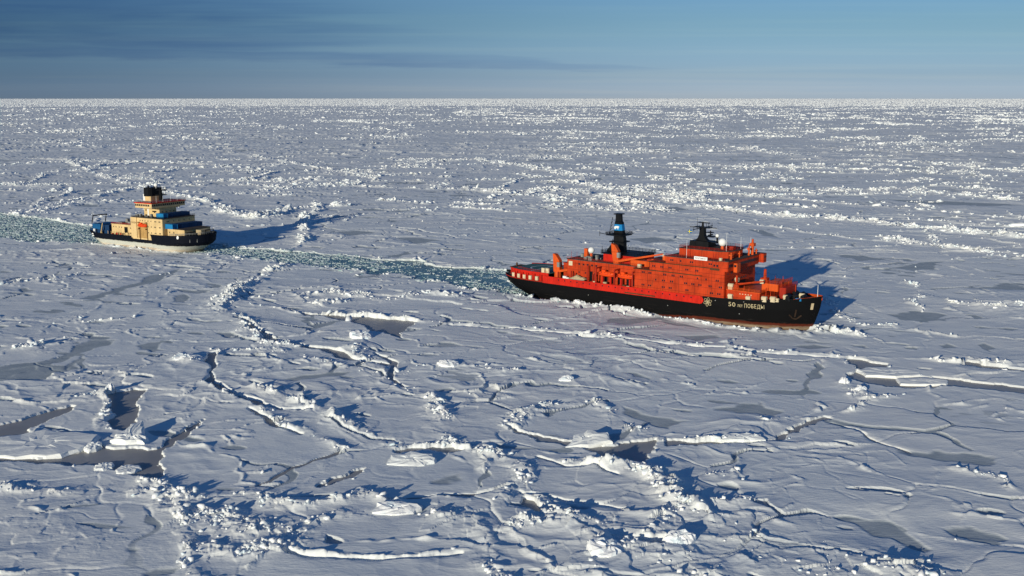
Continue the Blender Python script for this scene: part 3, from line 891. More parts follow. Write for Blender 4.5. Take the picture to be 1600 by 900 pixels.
# the sea below: thin grey ice in the leads, open teal water in the broken channel
n = 96
vv = [(0, 0, -0.36)] + [(52000 * math.sin(2 * math.pi * i / n), 52000 * math.cos(2 * math.pi * i / n), -0.36) for i in range(n)]
sea = mesh_obj('lead_ice', vv, [(0, 1 + (i + 1) % n, 1 + i) for i in range(n)], M['lead'])
tag(sea, 'thin smooth grey new ice lying in the leads between the floes', 'sea ice', kind='structure')
WC = WP.mean(axis=0)
top = WAKE[:17]; bot = WAKE[17:][::-1]
tv, bv = g_arr(top), g_arr(bot)
def resample(P, n):
    s_ = np.r_[0, np.cumsum(np.hypot(*np.diff(P, axis=0).T))]
    q = np.linspace(0, s_[-1], n)
    return np.c_[np.interp(q, s_, P[:, 0]), np.interp(q, s_, P[:, 1])]
tv, bv = resample(tv, 60), resample(bv, 60)
dd = (tv - bv) / np.linalg.norm(tv - bv, axis=1)[:, None]
tv = tv + dd * 9; bv = bv - dd * 9
wvts = [(p[0], p[1], -0.33) for p in bv] + [(p[0], p[1], -0.33) for p in tv]
cw = mesh_obj('channel_water', wvts, [(i, i + 1, 61 + i, 60 + i) for i in range(59)], M['water'])
tag(cw, 'teal open water of the channel broken by the icebreakers', 'water', kind='structure')


# ------------------------------------------------------------------ broken ice, as angular prisms
def prisms(px, py, pz, sx, sy, sz, tilt, seed, K=6, shrink=0.86):
    r = np.random.default_rng(seed)
    N = len(px)
    th = (np.arange(K)[None, :] + r.uniform(-0.32, 0.32, (N, K))) * 2 * np.pi / K
    rad = r.uniform(0.62, 1.0, (N, K))
    bxx = np.cos(th) * rad; byy = np.sin(th) * rad
    V_ = np.zeros((N, 2 * K, 3))
    for lv, s_ in ((0, 1.0), (1, shrink)):
        sh = r.uniform(0.85, 1.0, (N, K)) * s_ if lv else 1.0
        V_[:, lv * K:(lv + 1) * K, 0] = bxx * sh * sx[:, None] * 0.5
        V_[:, lv * K:(lv + 1) * K, 1] = byy * sh * sy[:, None] * 0.5
        V_[:, lv * K:(lv + 1) * K, 2] = (lv - 0.5) * sz[:, None] + (r.uniform(-0.12, 0.12, (N, K)) * sz[:, None] if lv else 0)
    az = r.uniform(0, 2 * np.pi, N); ta = r.uniform(0, 2 * np.pi, N)
    ax_ = np.stack([np.cos(ta), np.sin(ta), np.zeros(N)], 1)
    c, s_ = np.cos(az)[:, None], np.sin(az)[:, None]
    x = V_[..., 0] * c - V_[..., 1] * s_; y = V_[..., 0] * s_ + V_[..., 1] * c
    P = np.stack([x, y, V_[..., 2]], -1)
    ct, st = np.cos(tilt)[:, None, None], np.sin(tilt)[:, None, None]
    A = np.broadcast_to(ax_[:, None, :], P.shape)
    P = P * ct + np.cross(A, P) * st + A * np.sum(A * P, -1, keepdims=True) * (1 - ct)
    P += np.stack([px, py, pz], -1)[:, None, :]
    return P.reshape(-1, 3)


def prism_mesh(name, P, K, mat):
    N = len(P) // (2 * K)
    base = (np.arange(N) * 2 * K)[:, None]
    topf = base + np.arange(K, 2 * K)[None]
    botf = base + np.arange(K - 1, -1, -1)[None]
    k = np.arange(K); k2 = (k + 1) % K
    side = base[:, :, None] + np.stack([k, k2, K + k2, K + k], -1)[None].reshape(1, 1, -1)
    loops = np.concatenate([topf, botf, side.reshape(N, -1)], 1).ravel().astype(np.int32)
    tot = np.tile(np.array([K, K] + [4] * K, np.int32), N)
    start = np.concatenate([[0], np.cumsum(tot)[:-1]]).astype(np.int32)
    me = bpy.data.meshes.new(name)
    me.vertices.add(len(P)); me.vertices.foreach_set('co', P.astype(f32).ravel())
    me.loops.add(len(loops)); me.loops.foreach_set('vertex_index', loops)
    me.polygons.add(len(tot)); me.polygons.foreach_set('loop_start', start)
    me.materials.append(mat)
    me.update(calc_edges=True)
    o = bpy.data.objects.new(name, me); col.objects.link(o)
    return o


dr = np.repeat(np.gradient(rs), NA); da = np.tile(np.gradient(angs), NR)
front = (np.abs(np.tile(angs, NR)) < R(34)) & (RR > 150)
area = RR * dr * da
wgt = np.where(front & (RR < 1600), np.clip(mask - 0.18, 0, 1) ** 1.4 * area * np.clip(520 / RR, 0.05, 1.0) ** 1.6 * (0.3 + np.clip(amp, 0, 2)) * (0.12 + sstep(perlin(X / 8, Y / 8, 72) + 0.6 * perlin(X / 3.5, Y / 3.5, 73), -0.05, 0.5)), 0)
wgt = wgt / wgt.sum()
NB = 30000
idx = rng.choice(len(wgt), NB, p=wgt)
sz = 0.30 + rng.gamma(1.25, 0.55, NB)
sz = np.clip(sz, 0.3, 4.5) * np.clip(RR[idx] / 480, 0.7, 1.7)
flat = np.clip(rng.uniform(0.16, 0.6, NB) / np.clip(sz * 0.6, 0.8, 2.0), 0.12, 0.7)
P = prisms(X[idx] + rng.normal(0, 0.4, NB), Y[idx] + rng.normal(0, 0.4, NB), h[idx] + sz * flat * 0.10, sz * rng.uniform(1.0, 2.0, NB), sz * rng.uniform(0.7, 1.1, NB), sz * flat,
           np.abs(rng.normal(0, 0.55, NB)), 5, 5, 0.93)
rub = prism_mesh('ice_rubble', P, 5, M['ice'])
# farther out: bigger piles only, thinning with distance
bands = 0.08 + sstep(perlin(X / 330, Y / 420, 74) + 0.5 * perlin(X / 120, Y / 170, 75) + 0.25 * np.clip(X / (RR + 1), -.5, .5), -0.10, 0.45)
wgt = np.where(front & (RR > 650) & (RR < 42000), np.clip(mask - 0.12, 0, 1) ** 2.2 * area * (700 / RR) ** 1.6 * bands * (0.15 + sstep(perlin(gj / 60 + gi / 90, gi / 7, 76) + 0.5 * perlin(gj / 17, gi / 3, 77), -0.15, 0.45)), 0)
NB2 = 105000
idx = rng.choice(len(wgt), NB2, p=wgt / wgt.sum())
rr_ = RR[idx]
sz = (0.5 + rng.gamma(1.3, 0.52, NB2)) * np.clip(rr_ / 1350, 0.8, 4.0)
flat = rng.uniform(0.18, 0.55, NB2)
P2 = prisms(X[idx] + rng.normal(0, 1, NB2) * rr_ * .002, Y[idx] + rng.normal(0, 1, NB2) * rr_ * .0035, h[idx] + sz * flat * 0.12, sz * rng.uniform(1.0, 3.6, NB2), sz * rng.uniform(0.7, 1.1, NB2), sz * flat,
            np.abs(rng.normal(0, 0.35, NB2)), 15)
rub2 = prism_mesh('ice_rubble', P2, 6, M['ice'])
tag(rub2, 'white ridges of piled ice far out towards the horizon', 'ice rubble', kind='stuff')
wgt = np.where(front & (RR > 10500), area * (10000 / RR) ** 1.6, 0)  # made-up far blocks, dense enough to imitate the bright sunlit band
idx = rng.choice(len(wgt), 85000, p=wgt / wgt.sum())
n_ = len(idx)
sz = rng.uniform(9, 30, n_) * RR[idx] / 18000
P3 = prisms(X[idx] + rng.normal(0, 12, n_), Y[idx] + rng.normal(0, 60, n_), h[idx] + 1.0, sz, sz * rng.uniform(.4, 1, n_), rng.uniform(3.0, 7.0, n_), np.abs(rng.normal(0, 0.06, n_)), 25, 4, 0.8)
rub3 = prism_mesh('bright_band_blocks', P3, 4, M['ice'])
tag(rub3, 'added white blocks standing in for the bright sunlit band along the horizon', 'ice rubble', kind='stuff')
tag(rub, 'angular blocks of broken ice heaped along the pressure ridges', 'ice rubble', kind='stuff')

# brash in the channel
nearw = np.zeros_like(h); nearw[i_w] = np.exp(-np.maximum(sdw, 0) / 3.5)
wgt = np.where(front & (nearw > 0.06), area * np.where(wake > 0.5, 1.0, nearw * 0.55), 0)
thin_ = 0.10 + 0.90 * sstep(perlin(X / 22, Y / 12, 70) + 0.6 * perlin(X / 7, Y / 5, 71) + 0.6 * np.clip(np.abs(X + 45) / 60 - 0.6, -0.5, 0.6), -0.25, 0.35)
leftd = np.where(X < -250, 0.35 + 0.65 * thin_, thin_)
wgt = wgt * leftd
NB = 30000
idx = rng.choice(len(wgt), NB, p=wgt / wgt.sum())
sz = np.clip(0.30 + rng.gamma(0.70, 1.05, NB), 0.3, 9.0)
P = prisms(X[idx] + rng.normal(0, 0.5, NB), Y[idx] + rng.normal(0, 0.5, NB), np.where(wake[idx] > 0.5, -0.32, h[idx] + 0.02) + rng.uniform(-0.04, 0.08, NB), sz * rng.uniform(0.9, 1.6, NB), sz * rng.uniform(0.6, 1.0, NB), 0.16 + sz * 0.05 * rng.uniform(0.3, 1.8, NB),
           np.abs(rng.normal(0, 0.05, NB)) + (sz < 1.1) * rng.uniform(0, 0.22, NB), 6)
br = prism_mesh('brash_ice', P, 6, M['brash'])
tag(br, 'small slabs of brash ice floating in the teal broken channel', 'brash ice', kind='stuff')


# ------------------------------------------------------------------ single blocks and floes one can point to
def ice_lump(name, px, py, z, outline, thick, tilt, rz, label, cat, mat=None, taper=0.85, group=None, rough=0.12):
    """a slab with an irregular outline, bevelled rim and uneven top"""
    r = random.Random(hash((round(px), round(py))) & 0xffff)
    gx, gy = ground(px, py)
    n = len(outline) * 3
    ring = []
    for k in range(n):
        a = k / 3.0
        i0 = int(a) % len(outline); i1 = (i0 + 1) % len(outline); f = a - int(a)
        x = outline[i0][0] * (1 - f) + outline[i1][0] * f; y = outline[i0][1] * (1 - f) + outline[i1][1] * f
        j = 1 + r.uniform(-rough, rough)
        ring.append((x * j, y * j))
    vs = []; fs = []
    levels = [(1.0, -0.5), (1.03, 0.0), (0.99, 0.34), (taper, 0.5), (taper * 0.62, 0.56), (taper * 0.3, 0.55)]
    for s_, q in levels:
        for (x, y) in ring:
            vs.append((x * s_ + r.uniform(-.07, .07) * thick, y * s_ + r.uniform(-.07, .07) * thick, q * thick + r.uniform(-0.12, 0.12) * thick * (1 if q > -0.4 else 0)))
    for l in range(len(levels) - 1):
        for k in range(n):
            k2 = (k + 1) % n
            fs.append((l * n + k, l * n + k2, (l + 1) * n + k2, (l + 1) * n + k))
    fs.append(tuple(range((len(levels) - 1) * n, len(levels) * n)))
    fs.append(tuple(range(n))[::-1])
    o = mesh_obj(name, vs, fs, mat or M['ice'])
    o.location = (gx, gy, z)
    o.rotation_euler = (tilt[0], tilt[1], rz)
    tag(o, label, cat, group)
    return o


def blob(w_, d_, seed, n=8):
    r = random.Random(seed)
    return [(w_ / 2 * math.cos(2 * math.pi * k / n) * r.uniform(.82, 1.12), d_ / 2 * math.sin(2 * math.pi * k / n) * r.uniform(.82, 1.12)) for k in range(n)]


ice_lump('ice_block', 203, 690, 0.55, [(-4.6, -2.2), (0, -3.0), (4.6, -2.4), (5.0, 0.2), (2.2, 4.2), (0.2, 9.5), (-2.0, 7.0), (-3.4, 2.0)], 2.2, (R(9), R(4), 0), 0.0, 'wedge shaped ice block with a bright sunlit front face standing in the dark grey lead', 'ice block', M['snow'])
ice_lump('ice_floe', 62, 696, -0.15, [(-12.5, -8.0), (-2, -10.0), (9.5, -9.0), (13.5, -3), (13, 6), (4, 9.5), (-6, 10.5), (-13, 3)], 1.6, (R(1.2), R(-1.0), 0), 0.0, 'large flat snow topped floe with a bright broken front edge at the left lead', 'ice floe', M['snow'], 0.97, None, 0.04)
ice_lump('ice_floe', 163, 729, -0.2, blob(5.2, 6.0, 3), 1.1, (0, 0, 0), 0.3, 'small rounded floe left of its twin in the dark lead, touching the lower floe edge', 'ice floe', M['snow'], 0.9)
ice_lump('ice_floe', 200, 734, -0.2, blob(6.2, 6.2, 5), 1.1, (0, 0, 0), 0.9, 'small rounded floe standing alone in the dark grey lead', 'ice floe', M['snow'], 0.9)
ice_lump('ice_block', 146, 700, 0.1, blob(4.6, 6.0, 8), 1.6, (R(6), 0, 0), 0.0, 'rounded snow covered ice block between the big left floe and the wedge block', 'ice block', M['snow'], 0.85)
ice_lump('ice_block', 172, 613, 1.0, [(-1.3, -1), (0.6, -1.2), (1.4, 0), (0.8, 1.3), (-0.9, 1.2)], 3.0, (R(8), R(6), 0), 0.2, 'small upright pointed ice block at the tip of the upper left lead', 'ice block', None, 0.55)
ice_lump('ice_block', 293, 565, 0.8, [(-4.0, -2), (0, -2.6), (4.6, -2), (5, 2), (0, 4), (-4, 3)], 2.4, (R(10), R(6), 0), 0.0, 'low sharp peaked ice block alone on the snow above the rubble crack', 'ice block', None, 0.55)
ice_lump('ice_block', 916, 692, 0.45, [(-5.8, -3.2), (0, -3.6), (6.0, -1.6), (6.0, 2.6), (1.0, 4.5), (-3, 2.5)], 1.7, (R(12), R(-3), 0), R(4), 'flat ice slab with bright front edge bridging the crack in the middle foreground', 'ice block', M['snow'], 0.9)
ice_lump('ice_block', 1160, 688, 0.35, [(-5.6, -1.6), (0, -2.0), (5.4, -1.6), (5.6, 1.8), (0, 2.3), (-5, 1.8)], 1.5, (R(8), 0, 0), 0.0, 'long narrow ice slab with bright front at the left end of the diagonal lead', 'ice block', M['snow'], 0.9)
ice_lump('ice_block', 640, 722, 0.15, [(-6.2, -2), (-2, -3.2), (4, -2.8), (6.2, -1), (5.5, 2.6), (0, 3.6), (-5, 2.6)], 1.6, (R(13), R(-2), 0), 0.0, 'broad tilted slab with smooth bright face above the small teal pond', 'ice block', M['snow'], 0.82)
ice_lump('ice_block', 620, 800, 0.35, [(-5, -1.6), (-1, -2.6), (4.2, -1.5), (5.4, 1.4), (0.6, 2.7), (-4.4, 1.8)], 1.8, (R(14), R(3), 0), R(3), 'sunlit upturned slab on the ridge above the lower centre floe', 'ice block', None, 0.8)
ice_lump('ice_floe', 1392, 584, -0.1, [(-9, -3), (0, -5), (9, -3), (10, 1), (4, 6), (-6, 7), (-10, 3)], 1.2, (R(1), 0, 0), 0.0, 'flat floe enclosed by the dark leads at the right below the thin white crack', 'ice floe', M['snow'], 0.95, None, 0.06)
ice_lump('ice_floe', 1440, 597, -0.15, [(-8, -3), (0, -4), (7, -3), (9, 1), (2, 4), (-7, 3)], 1.1, (R(1), 0, 0), 0.0, 'thin flat floe lying just right of the dark lead junction', 'ice floe', M['snow'], 0.95, None, 0.06)
ice_lump('ice_block', 1318, 599, 0.6, blob(3.6, 3.4, 12, 6), 2.0, (R(15), R(10), 0), 0.5, 'white ice block at the left rim of the right hand lead', 'ice block', None, 0.75)
ice_lump('ice_block', 1345, 612, 0.5, blob(4.2, 3.4, 14, 6), 2.0, (R(18), R(-12), 0), 0.9, 'angular ice block heaped where the diagonal lead meets the rubble', 'ice block', None, 0.75)
ice_lump('ice_block', 565, 528, 0.7, blob(9, 8, 21, 7), 2.6, (R(14), R(8), 0), 0.4, 'big white block pushed up below the dark lead in the upper left middle', 'ice block', None, 0.7)
ice_lump('ice_block', 700, 572, 0.6, blob(8, 5, 25, 7), 1.8, (R(12), R(5), 0), 0.0, 'low white block on the flat floe right of the winding crack', 'ice block', None, 0.75)
ice_lump('ice_block', 885, 595, 0.5, blob(5, 4, 27, 7), 1.5, (R(12), R(-6), 0), 0.0, 'small lone lump of white ice on smooth snow below the red ship', 'ice block', None, 0.7)
ice_lump('ice_block', 945, 868, 0.9, [(-3.2, -2), (0, -3.0), (3.4, -2), (3.6, 2), (0, 3), (-3.4, 2)], 3.0, (R(20), R(10), 0), 0.4, 'large upright block with smooth face at the bottom middle ridge', 'ice block', None, 0.7)
ice_lump('ice_block', 1062, 852, 0.9, blob(6.5, 4.5, 33, 7), 2.6, (R(22), R(-8), 0), 0.2, 'broad tilted block on the lower right rubble ridge, shadow behind it', 'ice block', None, 0.75)

# ------------------------------------------------------------------ ship building
def loft(hb, xs_f, xb_f, zd, n_s=90, n_z=18, z0=-3.0, extra=()):
    """hull shell: stations from stern to bow, rings from keel side to deck edge, both sides"""
    s = list(np.unique(np.concatenate([np.linspace(0, 0.08, 14), np.linspace(0.08, 0.85, n_s), np.linspace(0.85, 1, 34), np.array(extra)])))
    V_ = []; F_ = []
    m = n_z + 1
    for sgn in (-1, 1):
        off = len(V_)
        for si in s:
            xd = xs_f(9.0) + (xb_f(13.0) - xs_f(9.0)) * si
            zt = zd(xd)
            for j in range(m):
                z = z0 + (zt - z0) * j / n_z
                x = xs_f(z) + (xb_f(z) - xs_f(z)) * si
                V_.append((x, sgn * hb(x, z), z))
        for a in range(len(s) - 1):
            for j in range(n_z):
                q = (off + a * m + j, off + (a + 1) * m + j, off + (a + 1) * m + j + 1, off + a * m + j + 1)
                F_.append(q if sgn < 0 else q[::-1])
    # transom / stem closing and bottom
    L = len(s) * m
    for a in (0, len(s) - 1):
        for j in range(n_z):
            q = (a * m + j, L + a * m + j, L + a * m + j + 1, a * m + j + 1)
            F_.append(q if a else q[::-1])
    return V_, F_


def hull_strip(hb, x0, x1, zlo, zhi, off, thick, sides=(-1,), n=60, xfun=None):
    """a plate that follows the hull side between two heights, stood off by off"""
    mb = MB()
    for sgn in sides:
        V_ = []
        xs_ = np.linspace(x0, x1, n)
        for x in xs_:
            a, b = zlo(x), zhi(x)
            for o_, z in ((off, a), (off, b), (off - thick, b), (off - thick, a)):
                V_.append((x, sgn * (hb(x, z) + o_), z))
        F_ = []
        for i in range(n - 1):
            for k in range(4):
                q = (i * 4 + k, (i + 1) * 4 + k, (i + 1) * 4 + (k + 1) % 4, i * 4 + (k + 1) % 4)
                F_.append(q if sgn < 0 else q[::-1])
        F_ += [(0, 1, 2, 3), tuple((n - 1) * 4 + k for k in (3, 2, 1, 0))]
        mb.add(V_, F_)
    return mb


def deck_sheet(hb, x0, x1, z, inset=0.1, n=50, zt=None):
    V_ = []; F_ = []
    for i in range(n):
        x = x0 + (x1 - x0) * i / (n - 1)
        zz = z(x) if callable(z) else z
        b = max(hb(x, zz) - inset, 0.02)
        V_ += [(x, -b, zz), (x, b, zz)]
    for i in range(n - 1):
        F_.append((2 * i, 2 * i + 2, 2 * i + 3, 2 * i + 1))
    return V_, F_


def text_mesh(body, size, bold=0.0):
    cu = bpy.data.curves.new('lettering', 'FONT')
    cu.body = body; cu.size = size; cu.offset = bold
    cu.resolution_u = 3
    cu.space_character = 1.12
    o = bpy.data.objects.new('lettering', cu); col.objects.link(o)
    dg = bpy.context.evaluated_depsgraph_get()
    ev = o.evaluated_get(dg)
    me = ev.to_mesh()
    V_ = [tuple(v.co) for v in me.vertices]; F_ = [tuple(p.vertices) for p in me.polygons]
    ev.to_mesh_clear()
    bpy.data.objects.remove(o); bpy.data.curves.remove(cu)
    return V_, F_


def radome(parent, x, y, z, r, base_z, pm, name='radome'):
    rd = MB().ball((x, y, z), r, 16, 10).build(name, M['white'], parent, True)
    MB().tube((x, y, base_z), (x, y, z - r * 0.8), r * 0.45, r * 0.35, 8).build('pedestal', pm, rd)
    return rd


def windows(parent, pts, w_, h_, face='y', d=0.06, mat=None, name='window', frame=None):
    """each window a mesh of its own; pts are centres on the wall"""
    for (x, y, z) in pts:
        mb = MB()
        if face == 'y': mb.box(x - w_ / 2, x + w_ / 2, y - d, y + 0.05, z - h_ / 2, z + h_ / 2)
        else: mb.box(x - 0.05, x + d, y - w_ / 2, y + w_ / 2, z - h_ / 2, z + h_ / 2)
        mb.build(name, mat or M['glass'], parent)


# ---------------------------------------------------------------- the red icebreaker
ship = empty('icebreaker', (S1_O[0], S1_O[1], 0), S1_A)
tag(ship, 'large icebreaker with black hull and tall orange red superstructure, black funnel mast', 'ship')


def hb1(x, z):
    z = max(-3.0, min(14.5, z))
    xb = np.interp(z, [-3, 0, 3, 8.5, 14.5], [71.5, 74.2, 76.0, 77.8, 78.9])
    xs = np.interp(z, [-3, 0, 2.5, 5, 8, 12], [-58, -65, -72, -76, -77.6, -78])
    B = np.interp(z, [-3, 0, 3, 8, 14], [13.4, 14.0, 14.6, 15, 15])
    xf = np.interp(z, [0, 8, 14], [26, 36, 42])
    xa = np.interp(z, [0, 8], [-36, -50])
    if x > xf:
        t = min(1.0, (x - xf) / (xb - xf)); return B * max(0.0, 1 - t ** 2.3) ** 0.80
    if x < xa:
        t = min(1.0, (xa - x) / (xa - xs)); return B * max(0.0, 1 - t ** 2.8) ** 0.55
    return B


xs1 = lambda z: float(np.interp(z, [-3, 0, 2.5, 5, 8, 12], [-58, -65, -72, -76, -77.6, -78]))
xb1 = lambda z: float(np.interp(z, [-3, 0, 3, 8.5, 14.5], [71.5, 74.2, 76.0, 77.8, 78.9]))
zd1 = lambda x: float(np.interp(x, [-78, -62, -47, 33.5, 34.0, 44, 58, 70, 79], [7.9, 7.9, 7.8, 7.9, 10.9, 11.1, 11.7, 12.8, 14.1]))
sj = lambda x: (x - xs1(9)) / (xb1(13) - xs1(9))
V_, F_ = loft(hb1, xs1, xb1, zd1, 100, 20, extra=[sj(33.5), sj(34.0)])
hull = mesh_obj('hull', V_, F_, M['hull'], ship)

V_, F_ = deck_sheet(hb1, -77.5, 33.9, 7.75, 0.12)
mesh_obj('stern_deck', V_, F_, M['deck'], ship)
V_, F_ = deck_sheet(hb1, -48, 42, 9.4, 0.35)
mesh_obj('main_deck', V_, F_, M['brown'], ship)
V_, F_ = deck_sheet(hb1, 34, 78.2, lambda x: float(np.interp(x, [34, 58, 79], [10.8, 11.2, 12.6])), 0.12)
mesh_obj('fore_deck', V_, F_, M['deck'], ship)
# red upper strake, rounded forward end
rs_lo = lambda x: 7.72 + (1.6 * (1 - math.sqrt(max(0, 1 - ((x - 33.0) / 1.7) ** 2))) if x > 33.0 else 0)
rs_hi = lambda x: (10.95 - (1.6 * (1 - math.sqrt(max(0, 1 - ((x - 33.0) / 1.7) ** 2))) if x > 33.0 else 0)) if x > -47 else 10.95
strake = hull_strip(hb1, -47, 34.65, rs_lo, rs_hi, 0.10, 0.30, (-1, 1), 110).build('upper_strake', M['red'], ship)
windows(strake, [(x, -15.12, 9.9) for x in np.arange(-38, 32, 3.35)], 0.55, 0.55, name='porthole')
MB().box(-3, 12, -15.18, -15.11, 8.05, 8.6).build('fender_strip', M['brown'], strake)
# stern gallery: low red rail, set-back red wall under the helicopter deck
hull_strip(hb1, -76.5, -47, lambda x: 7.9, lambda x: 8.35, 0.05, 0.25, (-1, 1), 40).build('stern_bulwark', M['darkred'], ship)
hull_strip(lambda x, z: max(hb1(x, z) - 3.0, 0.05), -70, -46, lambda x: 7.8, lambda x: 11.2, 0.0, 0.3, (-1, 1), 40).build('gallery_wall', M['red'], ship)
hull_strip(lambda x, z: max(hb1(x, z) - 3.0, 0.05), -70.5, -46, lambda x: 11.2, lambda x: 11.75, 0.25, 0.5, (-1, 1), 40).build('deck_edge', M['red'], ship)
hp = [(x, -(hb1(x, 11) - 3.1)) for x in np.linspace(-69.5, -46, 12)] + [(x, (hb1(x, 11) - 3.1)) for x in np.linspace(-46, -69.5, 12)]
hd = MB().prism(hp, 11.3, 11.62).build('helicopter_deck', M['green'], ship)
mk = MB()
for k in range(40):
    t0, t1 = 2 * math.pi * k / 40, 2 * math.pi * (k + 1) / 40
    q = [(-57 + r_ * math.cos(t_), r_ * math.sin(t_), 11.626) for r_, t_ in ((6.2, t0), (6.7, t0), (6.7, t1), (6.2, t1))]
    mk.add(q, [(0, 1, 2, 3)])
mk.add([(-57.2, -11, 11.627), (-56.7, -11, 11.627), (-56.7, 11, 11.627), (-57.2, 11, 11.627)], [(0, 1, 2, 3)])
mk.build('landing_circle', M['white'], hd)
for x in (-66.5, -62.5, -58.8, -55.2, -51.4):
    MB().cbox(x - 0.75, x + 0.75, -(hb1(x, 8) - 0.8), -(hb1(x, 8) - 2.2), 7.8, 10.0, 0.3).build('canister', M['cream'], ship)
for x in (-64.5, -60.6, -57, -53.2, -49.2):
    MB().box(x - 0.2, x + 0.2, -(hb1(x, 8) - 0.4), -(hb1(x, 8) - 0.8), 7.8, 11.2).build('stanchion', M['red'], ship)
gh = MB().cbox(-73.6, -70.4, -5, 3, 7.8, 11.0, 0.3).build('stern_house', M['darkred'], ship)
MB().cbox(-74.0, -70.0, -5.5, 3.5, 11.003, 11.3, 0.3).box(-72.3, -71.7, -2.3, -1.7, 11.3, 13.0).build('roof', M['brown'], gh)
for q in ((-75.6, -3.5), (-75.0, 2.5), (-68.8, -8.2)):
    MB().tube((q[0], q[1], 7.8), (q[0], q[1], 8.9), 0.5, 0.42, 8).tube((q[0] - 1.2, q[1], 8.9), (q[0] + 1.2, q[1], 8.9), 0.55, n=8).build('winch', M['black'], ship)
MB().rail([(-47, -11.7, 11.7), (-57, -11.6, 11.7), (-66, -8.6, 11.7)], 1.0, 0.05).build('railing', M['darkred'], ship)
# notch lettering plate and mooring port at the stern
MB().box(-71.8, -70.2, -9.9, -9.0, 4.9, 5.4).build('mooring_port', M['white'], ship)

# main accommodation block, stepped aft
def house(name, x0, x1, y0, y1, z0, z1, mat, parent, roofmat='deck', over=0.35, b=0.25):
    hs = MB().cbox(x0, x1, y0, y1, z0, z1, b).build(name, mat, parent)
    MB().cbox(x0 - over, x1 + over, y0 - over, y1 + over, z1 + 0.004, z1 + 0.22, b).build('roof', M[roofmat], hs)
    return hs


blk1 = MB().cbox(1.0, 43.2, -14.2, 14.2, 9.45, 18.9, 0.25).build('accommodation_block', M['orange'], ship)
MB().cbox(0.6, 33.2, -14.75, 14.75, 18.95, 19.25, 0.3).build('walkway', M['brown'], blk1)
blk2 = MB().cbox(8.2, 43.15, -14.1, 14.1, 18.96, 22.55, 0.25).build('accommodation_block', M['orange'], ship)
MB().cbox(7.9, 36.5, -14.6, 14.6, 22.56, 22.86, 0.3).build('walkway', M['brown'], blk2)
MB().box(36.7, 41.0, -14.35, -14.08, 22.0, 22.9).build('vent_grille', M['brown'], blk2)
blk3 = MB().cbox(15.8, 43.1, -14.0, 14.0, 22.57, 25.6, 0.25).build('accommodation_block', M['orange'], ship)
MB().cbox(15.5, 43.3, -14.2, 14.2, 25.61, 25.8, 0.3).build('roof', M['deck'], blk3)
MB().rail([(16, -14.0, 25.8), (43, -14.0, 25.8)], 1.0, 0.045).build('railing', M['darkred'], blk3)
MB().rail([(8.2, -14.3, 22.86), (15.5, -14.3, 22.86)], 1.0, 0.045).build('railing', M['darkred'], blk2)
MB().rail([(1.0, -14.4, 19.25), (8.0, -14.4, 19.25)], 1.0, 0.045).build('railing', M['darkred'], blk1)
pt = [(19.6, -9.2), (38, -9.2), (41, -7), (42, -3), (42, 4), (40, 8), (36, 9.2), (19.6, 9.2)]
th = MB().prism(pt, 25.8, 28.9).build('top_house', M['orange'], ship)
MB().prism([(p[0] + (0.3 if p[0] > 30 else -0.3), p[1] * 1.03) for p in pt], 28.904, 29.1).build('roof', M['deck'], th)
MB().rail([(p[0], p[1], 29.1) for p in pt], 1.1, 0.05, True).build('railing', M['darkred'], th)
windows(th, [(24.0, -9.2, 27.2), (24.6, -9.2, 27.2), (35.5, -9.2, 27.0), (36.6, -9.2, 27.0), (37.6, -9.2, 27.0)], 0.4, 2.0, name='door', mat=M['darkred'])
# portholes in pairs on the starboard wall, one row to each storey
rows = [(blk1, 12.5, 5, 42, -14.2), (blk1, 15.3, 5, 42, -14.2), (blk1, 17.9, 5, 42, -14.2), (blk2, 21.0, 10, 36, -14.1), (blk3, 24.3, 18.5, 37, -14.0)]
for (pb, z, xa, xb_, yy) in rows:
    x = xa
    while x < xb_:
        q_ = random.random()
        if q_ > 0.14: windows(pb, [(x, yy, z), (x + 0.85, yy, z)] if q_ > 0.3 else [(x, yy, z)], 0.55, 0.75)
        x += random.choice([3.3, 3.3, 3.9, 4.6])
windows(blk3, [(38.5, -14.0, 23.9), (39.8, -14.0, 23.9), (41.0, -14.0, 23.9), (42.0, -14.0, 23.9)], 0.85, 0.8)
# bridge front: slightly proud band with wing ends
fx = 43.2
br1 = MB().cbox(40.2, 44.6, -14.25, 14.25, 21.9, 25.9, 0.35).build('bridge', M['orange'], ship)
MB().cbox(40.0, 44.9, -14.5, 14.5, 25.905, 26.15, 0.35).build('roof', M['deck'], br1)
windows(br1, [(44.6, y, 24.1) for y in np.arange(-12.8, 13, 1.28)], 0.95, 1.15, face='x', name='bridge_window')
wing = MB().cbox(44.65, 46.3, -9.5, -6.2, 21.2, 24.9, 0.2).build('lookout_cab', M['orange2'], ship)
windows(wing, [(45.5, -9.5, 23.8)], 1.0, 0.9)
wing2 = MB().cbox(41.0, 46.6, 14.3, 17.4, 22.4, 26.2, 0.3).build('bridge_wing', M['orange'], ship)
windows(wing2, [(46.6, 15.2, 24.8), (46.6, 16.5, 24.8)], 0.8, 0.9, face='x')
windows(blk1, [(43.2, y, 17.6) for y in (-7, -5, -3, -1, 1, 3, 5)], 0.7, 0.8, face='x')
windows(blk1, [(43.2, y, 14.0) for y in (-10, -7, 0, 3, 6)], 0.5, 0.6, face='x')
windows(blk2, [(43.15, y, 20.6) for y in (-11, -8, -5, -2, 1, 4, 7, 10)], 0.6, 0.6, face='x')
MB().box(43.0, 44.2, -3.5, 3.0, 15.0, 16.6).build('equipment_recess', M['black'], ship)
